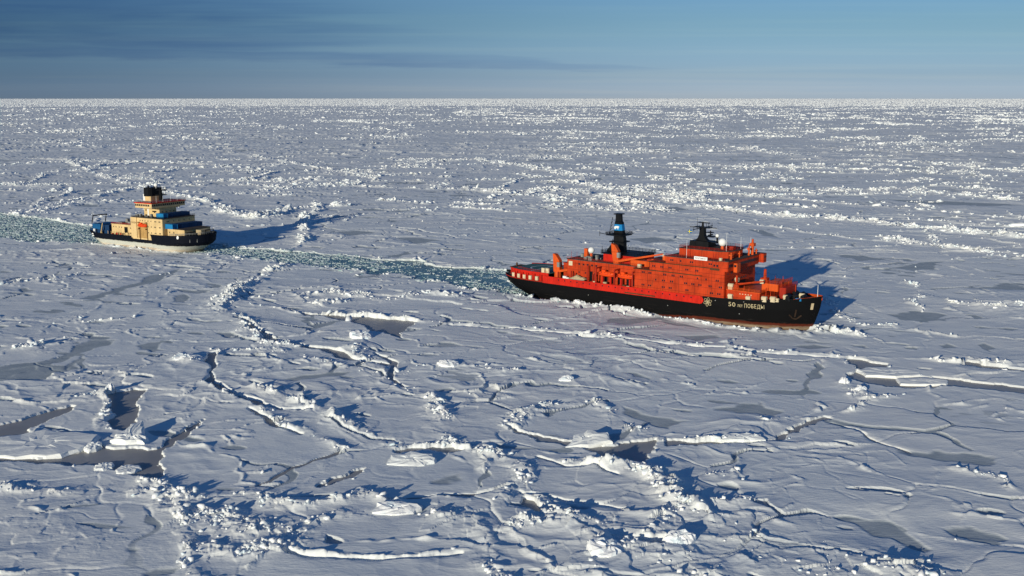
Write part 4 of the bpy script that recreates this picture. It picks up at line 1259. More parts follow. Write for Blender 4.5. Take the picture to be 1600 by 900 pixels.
# bridge-roof gear
gear = MB()
for (x, y, hh, r_) in ((43, -8.5, 2.8, 0.5), (43, -1.0, 2.6, 0.3), (43.6, 6.5, 4.2, 0.45), (43.8, 9.2, 6.6, 0.7), (44, 12.5, 2.2, 0.4)):
    gear.tube((x, y, 26.1), (x, y, 26.1 + hh), r_, r_ * 0.6, 6)
    gear.box(x - r_ * 1.4, x + r_ * 1.4, y - r_ * 1.4, y + r_ * 1.4, 26.1 + hh * 0.55, 26.1 + hh * 0.75)
gear.build('searchlight_posts', M['orange2'], ship)
MB().tube((41, -13.6, 25.8), (41, -13.6, 27.2), 0.7, 0.7, 8).build('canister', M['cream'], ship)
sg = MB().box(29.4, 35.4, -14.35, -14.2, 25.55, 26.95).build('name_board', M['white'], ship)
V_, F_ = text_mesh('РОСАТОМФЛОТ', 0.92, 0.012)
wdt = max(v[0] for v in V_) - min(v[0] for v in V_)
V_ = [(29.8 + v[0] * 5.2 / wdt, -14.37, 25.92 + v[1]) for v in V_]
mesh_obj('lettering', V_, F_, M['black'], sg)
# black main mast on the top house
mb = MB().box(21.0, 30.0, -3.4, 3.4, 29.1, 31.6, 0.2, 0.2)
mb.side([(22.4, 31.5), (28.4, 31.5), (27.2, 32.6), (26.5, 34.0), (26.3, 37.0), (24.6, 37.0), (24.2, 34.0), (23.6, 32.6)], -1.1, 1.1)
mast = mb.build('main_mast', M['black'], ship)
mb = MB().cbox(21.8, 29.2, -1.6, 1.6, 37.0, 37.35, 0.4)
mb.tube((25.4, -8.5, 37.0), (25.4, 8.5, 37.0), 0.16).tube((19.2, 0, 36.9), (31.8, 0, 37.2), 0.17)
mb.tube((25.3, 0, 37.2), (25.3, 0, 39.4), 0.55, 0.35).tube((22.7, 0, 37), (22.7, 0, 41.2), 0.1, 0.05)
mb.box(23.2, 28.6, -0.25, 0.25, 38.9, 39.25)
for y in (-8, -5, -3, 3, 5, 8): mb.tube((25.4, y, 36.2), (25.4, y, 38.3), 0.09)
mb.build('crosstree', M['black'], mast)
MB().cbox(27.4, 31.4, -1.8, 1.8, 33.4, 33.7, 0.3).cbox(27.4, 30.2, -1.2, 1.2, 35.1, 35.35, 0.3).box(28.6, 29.4, -1.6, 1.6, 34.0, 34.4).tube((29, 0, 33.6), (29, 0, 36.0), 0.25).build('radar_platform', M['black'], mast)
MB().cbox(30.0, 33.4, -2.2, 2.2, 31.2, 31.5, 0.3).tube((32.2, 0, 31.5), (32.2, 0, 33.4), 0.4).build('side_platform', M['black'], mast)
MB().ball((32.2, 0, 34.1), 0.8).build('small_dome', M['white'], mast, True)
fl = MB().box(18.4, 20.3, -0.03, 0.03, 34.2, 35.6).build('flag', M['flagblue'], mast)
MB().box(18.38, 20.32, -0.06, 0.06, 34.78, 35.04).box(18.95, 19.25, -0.055, 0.055, 34.18, 35.62).build('flag_cross', M['flagyellow'], fl)
radome(ship, 36.2, -3.0, 32.0, 1.7, 29.1, M['orange2'])
for (x, y, z, hh) in ((25.6, -13.8, 25.8, 7.5), (40, -7, 29.1, 7), (41.5, 3, 29, 5), (42, 11, 26, 7)):
    MB().tube((x, y, z), (x, y, z + hh), 0.09, 0.05, 4).build('antenna', M['white'], ship)
MB().cbox(38.2, 41.0, -3, 0, 29.1, 30.6, 0.3).tube((39, -5, 29.1), (39, -5, 30.8), 0.5).build('deck_locker', M['darkred'], ship)

# aft deck house
aft = MB().cbox(-37.2, 1.0, -9.8, 9.8, 9.45, 18.9, 0.25).build('aft_house', M['orange'], ship)
MB().cbox(-37.5, 0.6, -10.1, 10.1, 18.95, 19.2, 0.3).build('roof', M['deck'], aft)
MB().cbox(-40.5, -37.5, -8.0, 8.0, 9.45, 16.6, 0.25).cbox(-40.8, -37.55, -8.3, 8.3, 16.604, 16.8, 0.25).build('lower_house', M['orange'], ship)
windows(aft, [(x, -9.8, 17.3) for x in (-30.5, -28.2, -25.9, -23.6, -21.3)], 0.9, 0.8)
windows(aft, [(-35.2, -9.8, 17.2)], 2.0, 2.0, mat=M['cream'], name='hatch')
windows(aft, [(x, -9.8, 13.6) for x in (-30.5, -27, -22, -18, -6)], 0.55, 0.7)
windows(aft, [(-24.0, -9.8, 12.4)], 1.6, 4.4, mat=M['black'], name='doorway_or_shade_panel')
windows(aft, [(x, -9.8, 11.9) for x in (-16.2, -12.6, -8.9, -4.6, -1.4)], 1.9, 3.2, mat=M['black'], name='doorway_or_shade_panel')  # black panels painted for the shaded gaps below the lifeboats
MB().rail([(-37.2, -9.8, 19.2), (0.6, -9.8, 19.2)], 1.0, 0.045).build('railing', M['darkred'], aft)
radome(ship, -28.0, -4.0, 23.1, 1.45, 19.2, M['orange2'])
MB().cbox(-31.8, -30.0, -4.4, -2.6, 19.2, 23.6, 0.2).build('vent_tower', M['orange2'], ship)
mb = MB()
for k in range(24):
    x, y = random.uniform(-36.5, -20), random.uniform(-8.5, 8); a, b_ = random.uniform(.4, 1.1), random.uniform(.4, 1.1)
    MB().cbox(x - a, x + a, y - b_, y + b_, 19.2, 19.2 + random.uniform(.5, 1.5), 0.15).build('roof_equipment', M['grey'], ship)
for (x, y) in ((-36, -8), (-34.2, 3), (-32.6, -8.6), (-36.6, 5)):
    MB().tube((x, y, 19.2), (x, y, 22.6), 0.08, 0.05, 4).build('antenna', M['darkred'], ship)
rh = MB().cbox(-20.2, -2.5, -6.2, 8.2, 19.2, 22.6, 0.2).build('funnel_house', M['red'], ship)
MB().cbox(-21.2, -1.8, -7.0, 8.8, 22.604, 22.95, 0.2).build('roof', M['black'], rh)
MB().rail([(-21, -6.8, 22.9), (-2, -6.8, 22.9), (-2, 8.6, 22.9), (-21, 8.6, 22.9)], 1.3, 0.07, True, 1.8).build('railing', M['black'], rh)
# funnel mast
mb = MB()
def ring8(cx, cy, rx, ry, z): return [(cx + rx * sx_, cy + ry * sy_, z) for sx_, sy_ in ((-1, -.6), (-.6, -1), (.6, -1), (1, -.6), (1, .6), (.6, 1), (-.6, 1), (-1, .6))]
def tower(levels):
    V_ = []; F_ = []
    for L in levels: V_ += ring8(*L)
    for l in range(len(levels) - 1):
        for k in range(8):
            F_.append((l * 8 + k, l * 8 + (k + 1) % 8, (l + 1) * 8 + (k + 1) % 8, (l + 1) * 8 + k))
    F_.append(tuple(range((len(levels) - 1) * 8, len(levels) * 8))); F_.append(tuple(range(8))[::-1])
    return V_, F_
lv = [(-15.8, 1, 2.7, 2.1, 22.9), (-16.1, 1, 2.6, 2.0, 29.0), (-16.4, 1, 2.35, 1.9, 31.0), (-16.6, 1, 1.75, 1.6, 36.2), (-16.7, 1, 1.5, 1.3, 36.6), (-16.8, 1, 1.3, 1.2, 39.6)]
fn = mesh_obj('funnel_mast', *tower(lv), M['black'], ship)
mesh_obj('blue_band', *tower([(-16.46, 1, 2.25, 1.92, 32.6), (-16.57, 1, 1.95, 1.75, 35.3)]), M['blue'], fn)
bear = [(-1.05, .05), (-1.15, .55), (-.95, .85), (-.35, .95), (.35, 1.0), (.8, .98), (1.2, .78), (1.15, .62), (.85, .55), (.78, .0), (.5, .0), (.45, .42), (-.2, .40), (-.3, .0), (-.62, .0), (-.6, .35), (-.78, .0)]
MB().side([(-16.7 + p[0] * 1.1, 33.15 + p[1] * 1.45) for p in bear], -1.06, -0.72).build('bear_emblem', M['white'], fn)
MB().cbox(-18.7, -14.9, -1.0, 3.0, 39.6, 40.0, 0.4).build('cap', M['black'], fn)
mb = MB().cbox(-21.2, -12.2, -3.6, 5.6, 30.4, 30.8, 0.8).cbox(-19.9, -12.6, -2.8, 4.8, 27.4, 27.7, 0.8)
mb.rail([(-21, -3.4, 30.8), (-12.4, -3.4, 30.8), (-12.4, 5.4, 30.8), (-21, 5.4, 30.8)], 1.0, 0.07, True, 1.5)
mb.tube((-21.2, -3, 30.8), (-24.2, -3.4, 31.2), 0.14).tube((-24, -3.4, 29.8), (-24, -3.4, 32.0), 0.1).tube((-12.2, 4, 30.8), (-11.2, 5, 31.4), 0.14)
mb.build('platform', M['black'], fn)
mb = MB()
for q in range(5):
    z0 = 31.0 + q * 1.5
    mb.tube((-20.2 + q * 0.34, -1.5, z0), (-19.9 + q * 0.34, -1.5, z0 + 1.5), 0.12, n=4).tube((-20.2 + q * .34, -1.5, z0), (-18.8 + q * .1, -1.5, z0 + 1.2), 0.1, n=4)
mb.side([(-22.0, 22.9), (-19.0, 22.9), (-18.6, 28.6), (-19.6, 26.0)], -1.0, -0.6)
mb.build('ladder', M['black'], fn)
MB().tube((-20.6, -6.4, 22.9), (-20.6, -6.4, 26.0), 0.15, 0.08, 5).build('antenna', M['black'], ship)

# deck cranes
def crane(prof, y0, y1, boom, mat, base, cab):
    c = MB().side(prof, y0, y1).build('deck_crane', mat, ship)
    ym = (y0 + y1) / 2 - 1.0
    (ax_, az_), (bx_, bz_) = boom
    mb = MB()
    mb.add([(ax_, ym - .55, az_ - .55), (ax_, ym + .55, az_ - .55), (ax_, ym + .55, az_ + .55), (ax_, ym - .55, az_ + .55),
            (bx_, ym - .3, bz_ - .3), (bx_, ym + .3, bz_ - .3), (bx_, ym + .3, bz_ + .3), (bx_, ym - .3, bz_ + .3)],
           [(3, 2, 1, 0), (4, 5, 6, 7), (0, 1, 5, 4), (1, 2, 6, 5), (2, 3, 7, 6), (3, 0, 4, 7)])
    mb.build('boom', mat, c)
    MB().tube((bx_, ym, bz_ + .1), (bx_ + 0.2, ym, bz_ - 1.2), 0.28, n=6).build('hook', M['cream'], c)
    top = prof[1]
    MB().tube((top[0], ym, top[1]), (bx_, ym, bz_ + .3), 0.05, n=4).build('cable', M['black'], c)
    MB().cbox(cab[0], cab[0] + 1.5, y0 - 0.5, y0 + 0.9, cab[1], cab[1] + 2.2, 0.2).build('cab', M['grey'], c)
    MB().tube((base[0], (y0 + y1) / 2, base[1]), (base[0], (y0 + y1) / 2, base[2]), 1.7, 1.6, 12).build('pedestal', mat, c)
    return c


crane([(-45.4, 12.2), (-45.9, 20.5), (-44.6, 20.3), (-42.3, 17.6), (-42.0, 12.2)], -8.8, -6.6, ((-42.2, 12.8), (-23.6, 16.6)), M['orange2'], (-43.7, 9.4, 12.3), (-43.4, 14.6))
crane([(-12.9, 19.2), (-13.8, 24.2), (-14.2, 27.9), (-12.2, 27.2), (-10.6, 24.8), (-10.2, 19.2)], -9.2, -7.4, ((-11.5, 20.2), (12.0, 25.6)), M['orange2'], (-11.6, 18.9, 19.4), (-11.0, 22.0))
# gear amidships on the roof between crane and the block
mb = MB().cbox(-5.0, 4.5, -8.8, -4.5, 19.2, 21.6, 0.8)
mb.build('roof_tank', M['orange2'], ship)
MB().cbox(6.4, 7.6, -9.5, -7.5, 19.2, 23.0, 0.2).build('vent_tower', M['orange2'], ship)
MB().cbox(11.8, 13.4, -9.5, -7.5, 22.8, 25.0, 0.2).build('vent_tower', M['orange2'], ship)
MB().cbox(1.6, 3.2, -13, -11.5, 19.3, 20.8, 0.2).build('deck_locker', M['cream'], ship)
MB().cbox(2.0, 7.6, -6, 6, 19.25, 22.0, 0.3).build('middle_house', M['orange'], ship)

# lifeboats and their davits
def lifeboat(x0, x1, y, z, who, label, z_mat='lifeb', s=1.0):
    lb = empty('lifeboat', who(0.5 * (x0 + x1), y), S1_A if who is w1 else S2_A)
    L = (x1 - x0) / 2
    prof = [(-1, 0.15), (-.92, -.45), (-.7, -.85), (0, -1.0), (.7, -.85), (.94, -.4), (1, .15)]
    V_ = []; F_ = []
    n = 12; st = 13
    for i in range(st):
        t_ = -1 + 2 * i / (st - 1)
        wd_ = (1 - abs(t_) ** 2.6) ** 0.5 if abs(t_) < 1 else 0.0
        wd_ = max(wd_, 0.06)
        for k in range(n):
            an = 2 * math.pi * k / n
            V_.append((t_ * L, 1.35 * s * wd_ * math.cos(an), z + 1.25 * s * (0.35 + 0.65 * wd_) * math.sin(an) * (1.0 if math.sin(an) < 0 else 0.85)))
    for i in range(st - 1):
        for k in range(n):
            k2 = (k + 1) % n
            F_.append((i * n + k, (i + 1) * n + k, (i + 1) * n + k2, i * n + k2))
    F_ += [tuple(range(n)), tuple(range((st - 1) * n, st * n))[::-1]]
    mesh_obj('boat_hull', V_, F_, M[z_mat], lb, True)
    MB().cbox(-L * .55, -L * .15, -.7 * s, .7 * s, z + .85 * s, z + 1.6 * s, 0.2).build('cockpit', M[z_mat], lb)
    MB().box(-L * .9, L * .9, -1.42 * s, 1.42 * s, z - 0.12, z + 0.05).build('rubbing_strake', M['darkred'], lb)
    windows(lb, [(q * L, -1.18 * s, z + 0.55) for q in (-.5, -.1, .3, .6)], 0.3, 0.25)
    tag(lb, label, 'lifeboat', 'lifeboats of the red ship' if who is w1 else None)
    return lb


def w1(x, y):
    p = ship_pt(S1_O, S1_A, x, y); return (p[0], p[1], 0)


def w2(x, y):
    p = ship_pt(S2_O, S2_A, x, y); return (p[0], p[1], 0)


lifeboat(-18.2, -9.6, -12.6, 14.9, w1, 'orange enclosed lifeboat nearer the stern, hanging beside the aft house of the red ship')
lifeboat(-8.4, 0.4, -12.6, 14.9, w1, 'orange enclosed lifeboat nearer the bow, hanging against the tall accommodation block')
for x in (-18.6, -9.0, 0.2):
    MB().box(x - .3, x + .3, -14.4, -14.0, 9.4, 13.0).box(x - .3, x + .3, -14.3, -9.8, 16.9, 17.4).box(x - .28, x + .28, -14.4, -13.9, 13.0, 17.0).tube((x, -14.2, 13), (x, -10, 16.9), .18).build('davit', M['darkred'], ship)
for x in (-16, -11.8, -6.4, -2.0):
    MB().box(x - .35, x + .35, -13.0, -12.2, 9.4, 13.6).build('boat_cradle', M['red'], ship)
# tarpaulined work boat on deck
wb = empty('covered_boat', w1(-29.5, -12.3), S1_A)
tag(wb, 'boat under a tan tarpaulin on the side deck of the red ship by the crane', 'boat')
MB().side([(-3.9, 11.0), (-3.4, 10.3), (3.6, 10.3), (4.2, 11.0)], -1.3, 1.3).build('boat_hull', M['grey'], wb)
V_ = []; F_ = []
px_ = [(-4.6, 11.0), (-3.0, 11.5), (-1.4, 12.3), (-.4, 12.9), (0.6, 12.5), (2.0, 12.0), (3.2, 12.1), (4.5, 11.1)]
for (x, z) in px_:
    for y, q in ((-1.5, 0), (-0.9, .8), (0, 1), (.9, .8), (1.5, 0)): V_.append((x, y, 11.0 + (z - 11.0) * q))
for i in range(len(px_) - 1):
    for k in range(4): F_.append((i * 5 + k, (i + 1) * 5 + k, (i + 1) * 5 + k + 1, i * 5 + k + 1))
mesh_obj('tarpaulin', V_, F_, M['tan'], wb)
for (x, y, r_, hh, mt) in ((-36.5, -12.5, .9, 1.6, 'white'), (-34.8, -12.6, .8, 1.2, 'white'), (-19.6, -13.6, .7, 1.2, 'cream'), (-14.0, -13.8, .9, 1.5, 'tan'), (-4.0, -14.0, .9, 1.4, 'brown'), (-2.2, -13.9, .7, 1.0, 'cream'), (-47.2, -11, .9, 1.6, 'cream'), (-49.4, -11.2, .9, 1.6, 'cream')):
    z0 = 9.4 if x > -47 else 11.62
    MB().cbox(x - r_, x + r_, y - .6, y + .6, z0, z0 + hh + .6, 0.25).build('canister', M[mt], ship)
for (x, z1) in ((-40.5, 13), (-33.2, 14.2), (-31.5, 13.5), (-24.4, 17.5), (-21.5, 13.8), (-20.2, 15)):
    MB().box(x - .25, x + .25, -12.2, -11.7, 9.4, z1).build('stanchion', M['darkred'], ship)

# foredeck
fh = MB().cbox(43.25, 57.8, -12.3, 12.3, 10.9, 14.4, 0.25).build('fore_house', M['orange'], ship)
MB().cbox(43.2, 58.2, -12.7, 12.7, 14.404, 14.65, 0.3).build('roof', M['orange2'], fh)
windows(fh, [(x, -12.3, 13.3) for x in (49.4, 50.6, 51.8, 53, 54.2)], 0.5, 0.3, mat=M['cream'])
MB().rail([(43.6, -12.5, 14.65), (58, -12.5, 14.65), (58, 12.5, 14.65)], 1.0, 0.06).build('railing', M['orange2'], fh)
MB().cbox(55.5, 62.5, -6, 8, 14.66, 17.6, 0.3).build('fore_house', M['orange2'], ship)
MB().cbox(62.6, 65.5, -5, 6, 12.0, 16.4, 0.3).build('fore_house', M['darkred'], ship)
def post(x, y, z0, z1, r_, m):
    MB().tube((x, y, z0), (x, y, z1), r_, r_ * .7, 8).cbox(x - r_ * 1.8, x + r_ * 1.8, y - r_ * 1.8, y + r_ * 1.8, z0, z0 + (z1 - z0) * .35, .1).build('mast_post', m, ship)
post(46.8, -10.4, 14.65, 20.4, .55, M['orange'])
post(56.0, -4.0, 17.6, 23.0, .75, M['orange'])
for (x, y, z1) in ((60, -3, 20.5), (61.5, 1, 20), (63, -4, 18.5), (64.8, -1, 18.4), (59.0, -9, 16.5), (61.2, -9.5, 15.5), (66.5, 2, 17), (48, -11, 16.5), (50, -10, 16.4), (52.6, -11, 16.3)):
    MB().tube((x, y, 12.0 if x > 58 else 14.6), (x, y, z1), .22, .12, 6).build('vent_pipe', M['orange'], ship)
bm = MB().tube((46.8, -10, 16.6), (57.4, -8, 18.6), .5, .3, 6).build('derrick_boom', M['orange'], ship)
MB().rail([(58.4, -11.2, 12.0), (64, -9.8, 12.0)], 1.6, 0.07, step=1.2).build('railing', M['orange'], ship)
MB().rail([(62.6, -5, 16.4), (65.4, -5, 16.4), (65.4, 6, 16.4)], 1.4, 0.07, step=1.2).build('railing', M['darkred'], ship)
MB().rail([(55.6, -6, 17.6), (62.4, -6, 17.6), (62.4, 8, 17.6)], 1.2, 0.07, step=1.2).build('railing', M['orange'], ship)
for (x, y, z0, r_) in ((45.6, -13.0, 11.0, .95), (53.4, -12.9, 11.0, .95), (59.6, -11.6, 11.2, 1.05), (62.9, -10.8, 11.4, 1.05), (44.9, -11.3, 14.65, 1.1), (46.3, -9.0, 17.5, .8), (56.4, -7.5, 17.6, .8), (66.6, -7.0, 12.0, 1.0), (71.0, -1.8, 12.4, 1.0), (64.4, -10.2, 11.5, .7)):
    MB().cbox(x - r_, x + r_, y - r_ * .8, y + r_ * .8, z0, z0 + r_ * 1.3, .3).tube((x - r_, y, z0 + r_ * 1.3), (x + r_, y, z0 + r_ * 1.3), r_ * .8, n=10).build('canister', M['cream'], ship)
for (x, y) in ((66.0, -4.5), (66.2, 3.0), (69.0, -4.0), (69.2, 2.5), (72.2, -3.0), (68.0, -7.4)):
    MB().cbox(x - 1.1, x + 1.1, y - 1.4, y + 1.4, 12.0, 12.9, .2).tube((x, y - 1.6, 13.4), (x, y + 1.6, 13.4), .85, n=10).build('windlass', M['black'], ship)
MB().cbox(70.2, 72.6, -6.5, -4.9, 12.1, 13.1, .2).build('deck_locker', M['skyblue'], ship)
for (x, y) in ((59.9, -10.2), (66.4, -8.6)):
    MB().tube((x, y, 11.2), (x, y, 12.4), .6, .5, 8).build('bollard', M['orange2'], ship)
hull_strip(hb1, 69.5, 78.6, lambda x: 12.3, lambda x: zd1(x) + 0.05, -0.12, 0.2, (-1, 1), 30).build('bow_bulwark', M['orange2'], ship)
hull_strip(hb1, 34.4, 70, lambda x: zd1(x) - 0.15, lambda x: zd1(x) + 0.12, 0.06, 0.3, (-1, 1), 40).build('gunwale', M['black'], ship)
MB().tube((76.6, 0, 12.6), (76.6, 0, 18.2), .14, .08, 6).build('jackstaff', M['white'], ship)
# anchor in its pocket
ay_ = lambda x, z: -(hb1(x, z) + .12)
mb = MB()
pts_ = [((70.9, 8.6), (70.2, 5.6)), ((68.4, 6.4), (69.4, 4.9)), ((69.4, 4.9), (70.6, 4.6)), ((70.6, 4.6), (72.4, 6.2))]
for (a0, a1), (b0, b1) in pts_: mb.tube((a0, ay_(a0, a1), a1), (b0, ay_(b0, b1), b1), .34, n=6)
mb.build('anchor', M['rustblack'], hull)
mb = MB()
for s_ in (-1,):
    V_ = [(x, -(hb1(x, z) + .05), z) for x, z in ((75.2, 8.6), (76.0, 8.6), (76.4, 11.2), (75.6, 11.2))]
    mb.add(V_, [(0, 1, 2, 3)])
mb.build('hawse_patch', M['tan'], hull)


def on_hull(V_, x0, z0, sx=1.0, sz_=1.0, off=0.07): return [(x0 + v[0] * sx, -(hb1(x0 + v[0] * sx, z0 + v[1] * sz_) + off), z0 + v[1] * sz_) for v in V_]


for body, x0, z0, size, wdt_ in (('50', 45.7, 8.3, 2.45, 2.9), ('ЛЕТ', 49.4, 8.35, 1.35, 2.1), ('ПОБЕДЫ', 52.2, 8.3, 2.25, 7.6)):
    V_, F_ = text_mesh(body, size, 0.022)
    x_min = min(v[0] for v in V_); ww = max(v[0] for v in V_) - x_min
    V_ = [(v[0] - x_min, v[1], 0) for v in V_]
    mesh_obj('lettering', on_hull(V_, x0, z0, wdt_ / ww), F_, M['lett'], hull)
# atom emblem: three crossed orbits round a nucleus
V_ = []; F_ = []
for a in (20, 80, 140):
    n = 28; o_ = len(V_)
    for k in range(n):
        t_ = 2 * math.pi * k / n
        for q in (1.0, 0.9):
            ex, ez = 1.95 * math.cos(t_) * (q if q == 1 else 0.92), 0.72 * math.sin(t_) * (q if q == 1 else 0.78)
            V_.append((ex * math.cos(R(a)) - ez * math.sin(R(a)), ex * math.sin(R(a)) + ez * math.cos(R(a)), 0))
    for k in range(n):
        k2 = (k + 1) % n
        F_.append((o_ + 2 * k, o_ + 2 * k2, o_ + 2 * k2 + 1, o_ + 2 * k + 1))
o_ = len(V_)
V_ += [(.45 * math.cos(2 * math.pi * k / 12), .45 * math.sin(2 * math.pi * k / 12), 0) for k in range(12)]; F_.append(tuple(range(o_, o_ + 12)))
mesh_obj('atom_emblem', on_hull(V_, 36.6, 8.9), F_, M['lett'], hull)
for x, z in ((-22, 4.9), (18, 5.1), (40, 9.9), (52, 10.6), (50, 5.4)):
    MB().tube((x, -(hb1(x, z) - .1), z), (x, -(hb1(x, z) + .1), z), .22, n=8).build('discharge_port', M['grey'], hull)

# ---------------------------------------------------------------- the yellow and navy icebreaker behind
ship2 = empty('icebreaker', (S2_O[0], S2_O[1], 0), S2_A)
tag(ship2, 'smaller icebreaker with dark navy hull, cream lower hull and pale yellow superstructure', 'ship')


def hb2(x, z):
    z = max(-3.0, min(13.0, z))
    xb = np.interp(z, [-3, 0, 3, 4.6, 6, 12], [29, 34, 39, 42.2, 43.4, 44])
    xs = np.interp(z, [-3, 0, 3, 5, 8], [-40, -46, -51, -54.5, -56])
    B0 = np.interp(x, [-56, 8, 18, 60], [12.8, 12.8, 14.6, 15.2])
    B = B0 * np.interp(z, [-3, 0, 4, 9], [0.90, 0.94, 0.985, 1.0])
    xf = np.interp(z, [0, 4, 6, 12], [12, 17, 25, 28])
    xa = np.interp(z, [0, 8], [-28, -40])
    if x > xf:
        t = min(1.0, (x - xf) / (xb - xf)); return B * max(0.0, 1 - t ** 2.4) ** 0.60
    if x < xa:
        t = min(1.0, (xa - x) / (xa - xs)); return B * max(0.0, 1 - t ** 3.0) ** 0.5
    return B


xs2 = lambda z: float(np.interp(z, [-3, 0, 3, 5, 8], [-40, -46, -51, -54.5, -56]))
xb2 = lambda z: float(np.interp(z, [-3, 0, 3, 4.6, 6, 12], [29, 34, 39, 42.2, 43.4, 44]))
zd2 = lambda x: float(np.interp(x, [-56, -40, 6.6, 7.6, 30, 54], [7.6, 7.6, 7.8, 9.6, 10.5, 11.3]))
sj2 = lambda x: (x - xs2(9)) / (xb2(13) - xs2(9))
V_, F_ = loft(hb2, xs2, xb2, zd2, 90, 18, extra=[sj2(6.6), sj2(7.6)])
hull2 = mesh_obj('hull', V_, F_, M['hull2'], ship2)
V_, F_ = deck_sheet(hb2, -55.6, 7.5, 6.1, 0.1); mesh_obj('work_deck', V_, F_, M['green'], ship2)
V_, F_ = deck_sheet(hb2, 7, 43.6, lambda x: float(np.interp(x, [7, 54], [8.9, 10.2])), 0.12); mesh_obj('fore_deck', V_, F_, M['deck'], ship2)
b2_ = MB().cbox(-8.3, 18.6, -12.8, 12.8, 6.15, 19.2, .25).build('accommodation_block', M['yellow'], ship2)
MB().cbox(-8.6, 18.9, -13.0, 13.0, 19.204, 19.45, .25).build('roof', M['deck'], b2_)
MB().box(-2.6, 5.8, -12.9, -12.78, 6.9, 16.4).build('boat_recess_shade', M['yshade'], b2_)  # flat plate on the wall, its darker yellow imitates recess shade
MB().box(-8.5, -3.4, -13.35, -12.75, 6.9, 19.3).build('stair_tower', M['yellow'], b2_)
for z in (17.6, 14.2, 10.6):
    windows(b2_, [(x, -12.8, z) for x in ((-5.9, -0.5, 1.6, 3.8, 6.4, 9.0, 12.4, 13.3, 16.0, 16.8) if z > 17 else (6.4, 9.0, 12.0, 12.9, 16.0, 16.8))], .55, .7)
    windows(b2_, [(18.6, y, z) for y in (-9, -8, -4, 0, 4, 8)], .55, .7, face='x')
MB().rail([(-8.3, -12.8, 19.45), (18.6, -12.8, 19.45), (18.6, 12.8, 19.45)], 1.1, .07, step=1.6).build('railing', M['black'], b2_)
ty = MB().cbox(-4.6, 9.0, -6.2, 7.2, 19.5, 25.2, .25).build('bridge_tower', M['yellow'], ship2)
MB().cbox(-1.0, .2, -6.6, -5.9, 19.5, 25.0, .1).build('white_duct', M['white'], ty)
windows(ty, [(-2.6, -6.2, 23.2), (5, -6.2, 22.2)], 1.0, .8)
windows(ty, [(9.0, y, 22.5) for y in (-4, -1, 2, 5)], .6, .7, face='x')
MB().cbox(3.4, 6.6, -6.75, -6.2, 22.4, 23.1, .1).build('vent_grille', M['black'], ty)
bdg = MB().cbox(-4.8, 9.8, -12.6, 13.6, 25.2, 28.0, .4).build('bridge', M['yellow'], ship2)
windows(bdg, [(x, -12.6, 26.9) for x in np.arange(-3.6, 9.2, 1.6)], 1.15, 1.2, name='bridge_window')
windows(bdg, [(9.8, y, 26.9) for y in np.arange(-11.6, 13.2, 1.6)], 1.15, 1.2, face='x', name='bridge_window')
MB().cbox(-5.2, 10.3, -13.1, 14.1, 28.004, 28.5, .4).build('roof_edge', M['red'], bdg)
MB().rail([(-5, -12.9, 28.5), (10, -12.9, 28.5), (10, 13.9, 28.5)], 1.2, .08, step=1.6).build('railing', M['grey'], bdg)
fb = MB().cbox(-6.8, -0.2, -4.6, 4.6, 28.5, 31.4, .6).build('funnel', M['yellow'], ship2)
MB().cbox(-6.85, -4.4, -4.65, 4.65, 28.5, 32.6, .5).build('white_stripe', M['white'], fb)
mesh_obj('funnel_top', *tower([(-3.6, 0, 3.35, 4.7, 31.3), (-3.7, 0, 3.2, 4.5, 36.4)]), M['black'], fb)
MB().tube((-5, -1.5, 36.4), (-5, -1.5, 37.4), .6).tube((-3, 1.5, 36.4), (-3, 1.5, 37.2), .6).build('exhaust_pipe', M['black'], fb)
mb = MB().side([(2.6, 28.5), (5.4, 28.5), (4.3, 36.8), (3.5, 36.8)], -0.6, 0.6).cbox(1.2, 7.6, -2.2, 2.2, 32.2, 32.5, .3).cbox(2.0, 7.8, -1.8, 1.8, 35.0, 35.3, .3)
mb.tube((3.8, -5, 36.4), (3.8, 5, 36.4), .14).tube((3.8, 0, 36.8), (3.8, 0, 38.4), .2).box(5.6, 9.2, -.2, .2, 35.7, 36.0).tube((7.4, 0, 35.2), (7.4, 0, 35.9), .2).box(4.8, 8.4, -.2, .2, 32.9, 33.2)
mb.build('radar_mast', M['black'], ship2)
radome(ship2, 1.4, -1.0, 38.2, 1.25, 36.0, M['grey'])
for (x, y, hh) in ((9, -8, 4), (9, -3, 3.4), (9, 3, 4.4), (9, 8, 3.2), (9, 12, 3.6), (6, -10, 3)):
    MB().tube((x, y, 28.5), (x, y, 28.5 + hh), .1, .05, 4).build('antenna', M['white'], ship2)
MB().cbox(2.0, 4.4, 11.6, 14.4, 23.8, 25.2, .3).build('wing_bracket', M['yellow'], bdg)
# aft structures
ah = MB().cbox(-32.5, -8.4, -8.5, 9.0, 6.15, 13.2, .25).build('aft_house', M['yellow'], ship2)
MB().cbox(-32.8, -8.6, -8.8, 9.3, 13.204, 13.4, .25).build('roof', M['yellow'], ah)
MB().box(-20.5, -17.5, -8.62, -8.45, 8.3, 12.0).build('doorway_or_shade_panel', M['black'], ah)
MB().rail([(-32.5, -8.5, 13.4), (-8.6, -8.5, 13.4)], 1.0, .07, step=1.8).build('railing', M['darkred'], ah)
for (x, y, r_, hh, m_) in ((-24, -11, .8, 2.4, 'darkred'), (-17, -10.6, 1.2, 1.6, 'yellow'), (-12, -10.8, 1.3, 2.4, 'yellow'), (-21, -10.6, .6, 2.2, 'orange'), (-28.5, -11, .5, 1.8, 'orange'), (-14.5, -11.2, .7, 3.0, 'yellow'), (1, -11.6, 0.5, 1.0, 'orange')):
    MB().cbox(x - r_, x + r_, y - .7, y + .7, 6.1, 6.1 + hh, .2).build('winch', M[m_], ship2)
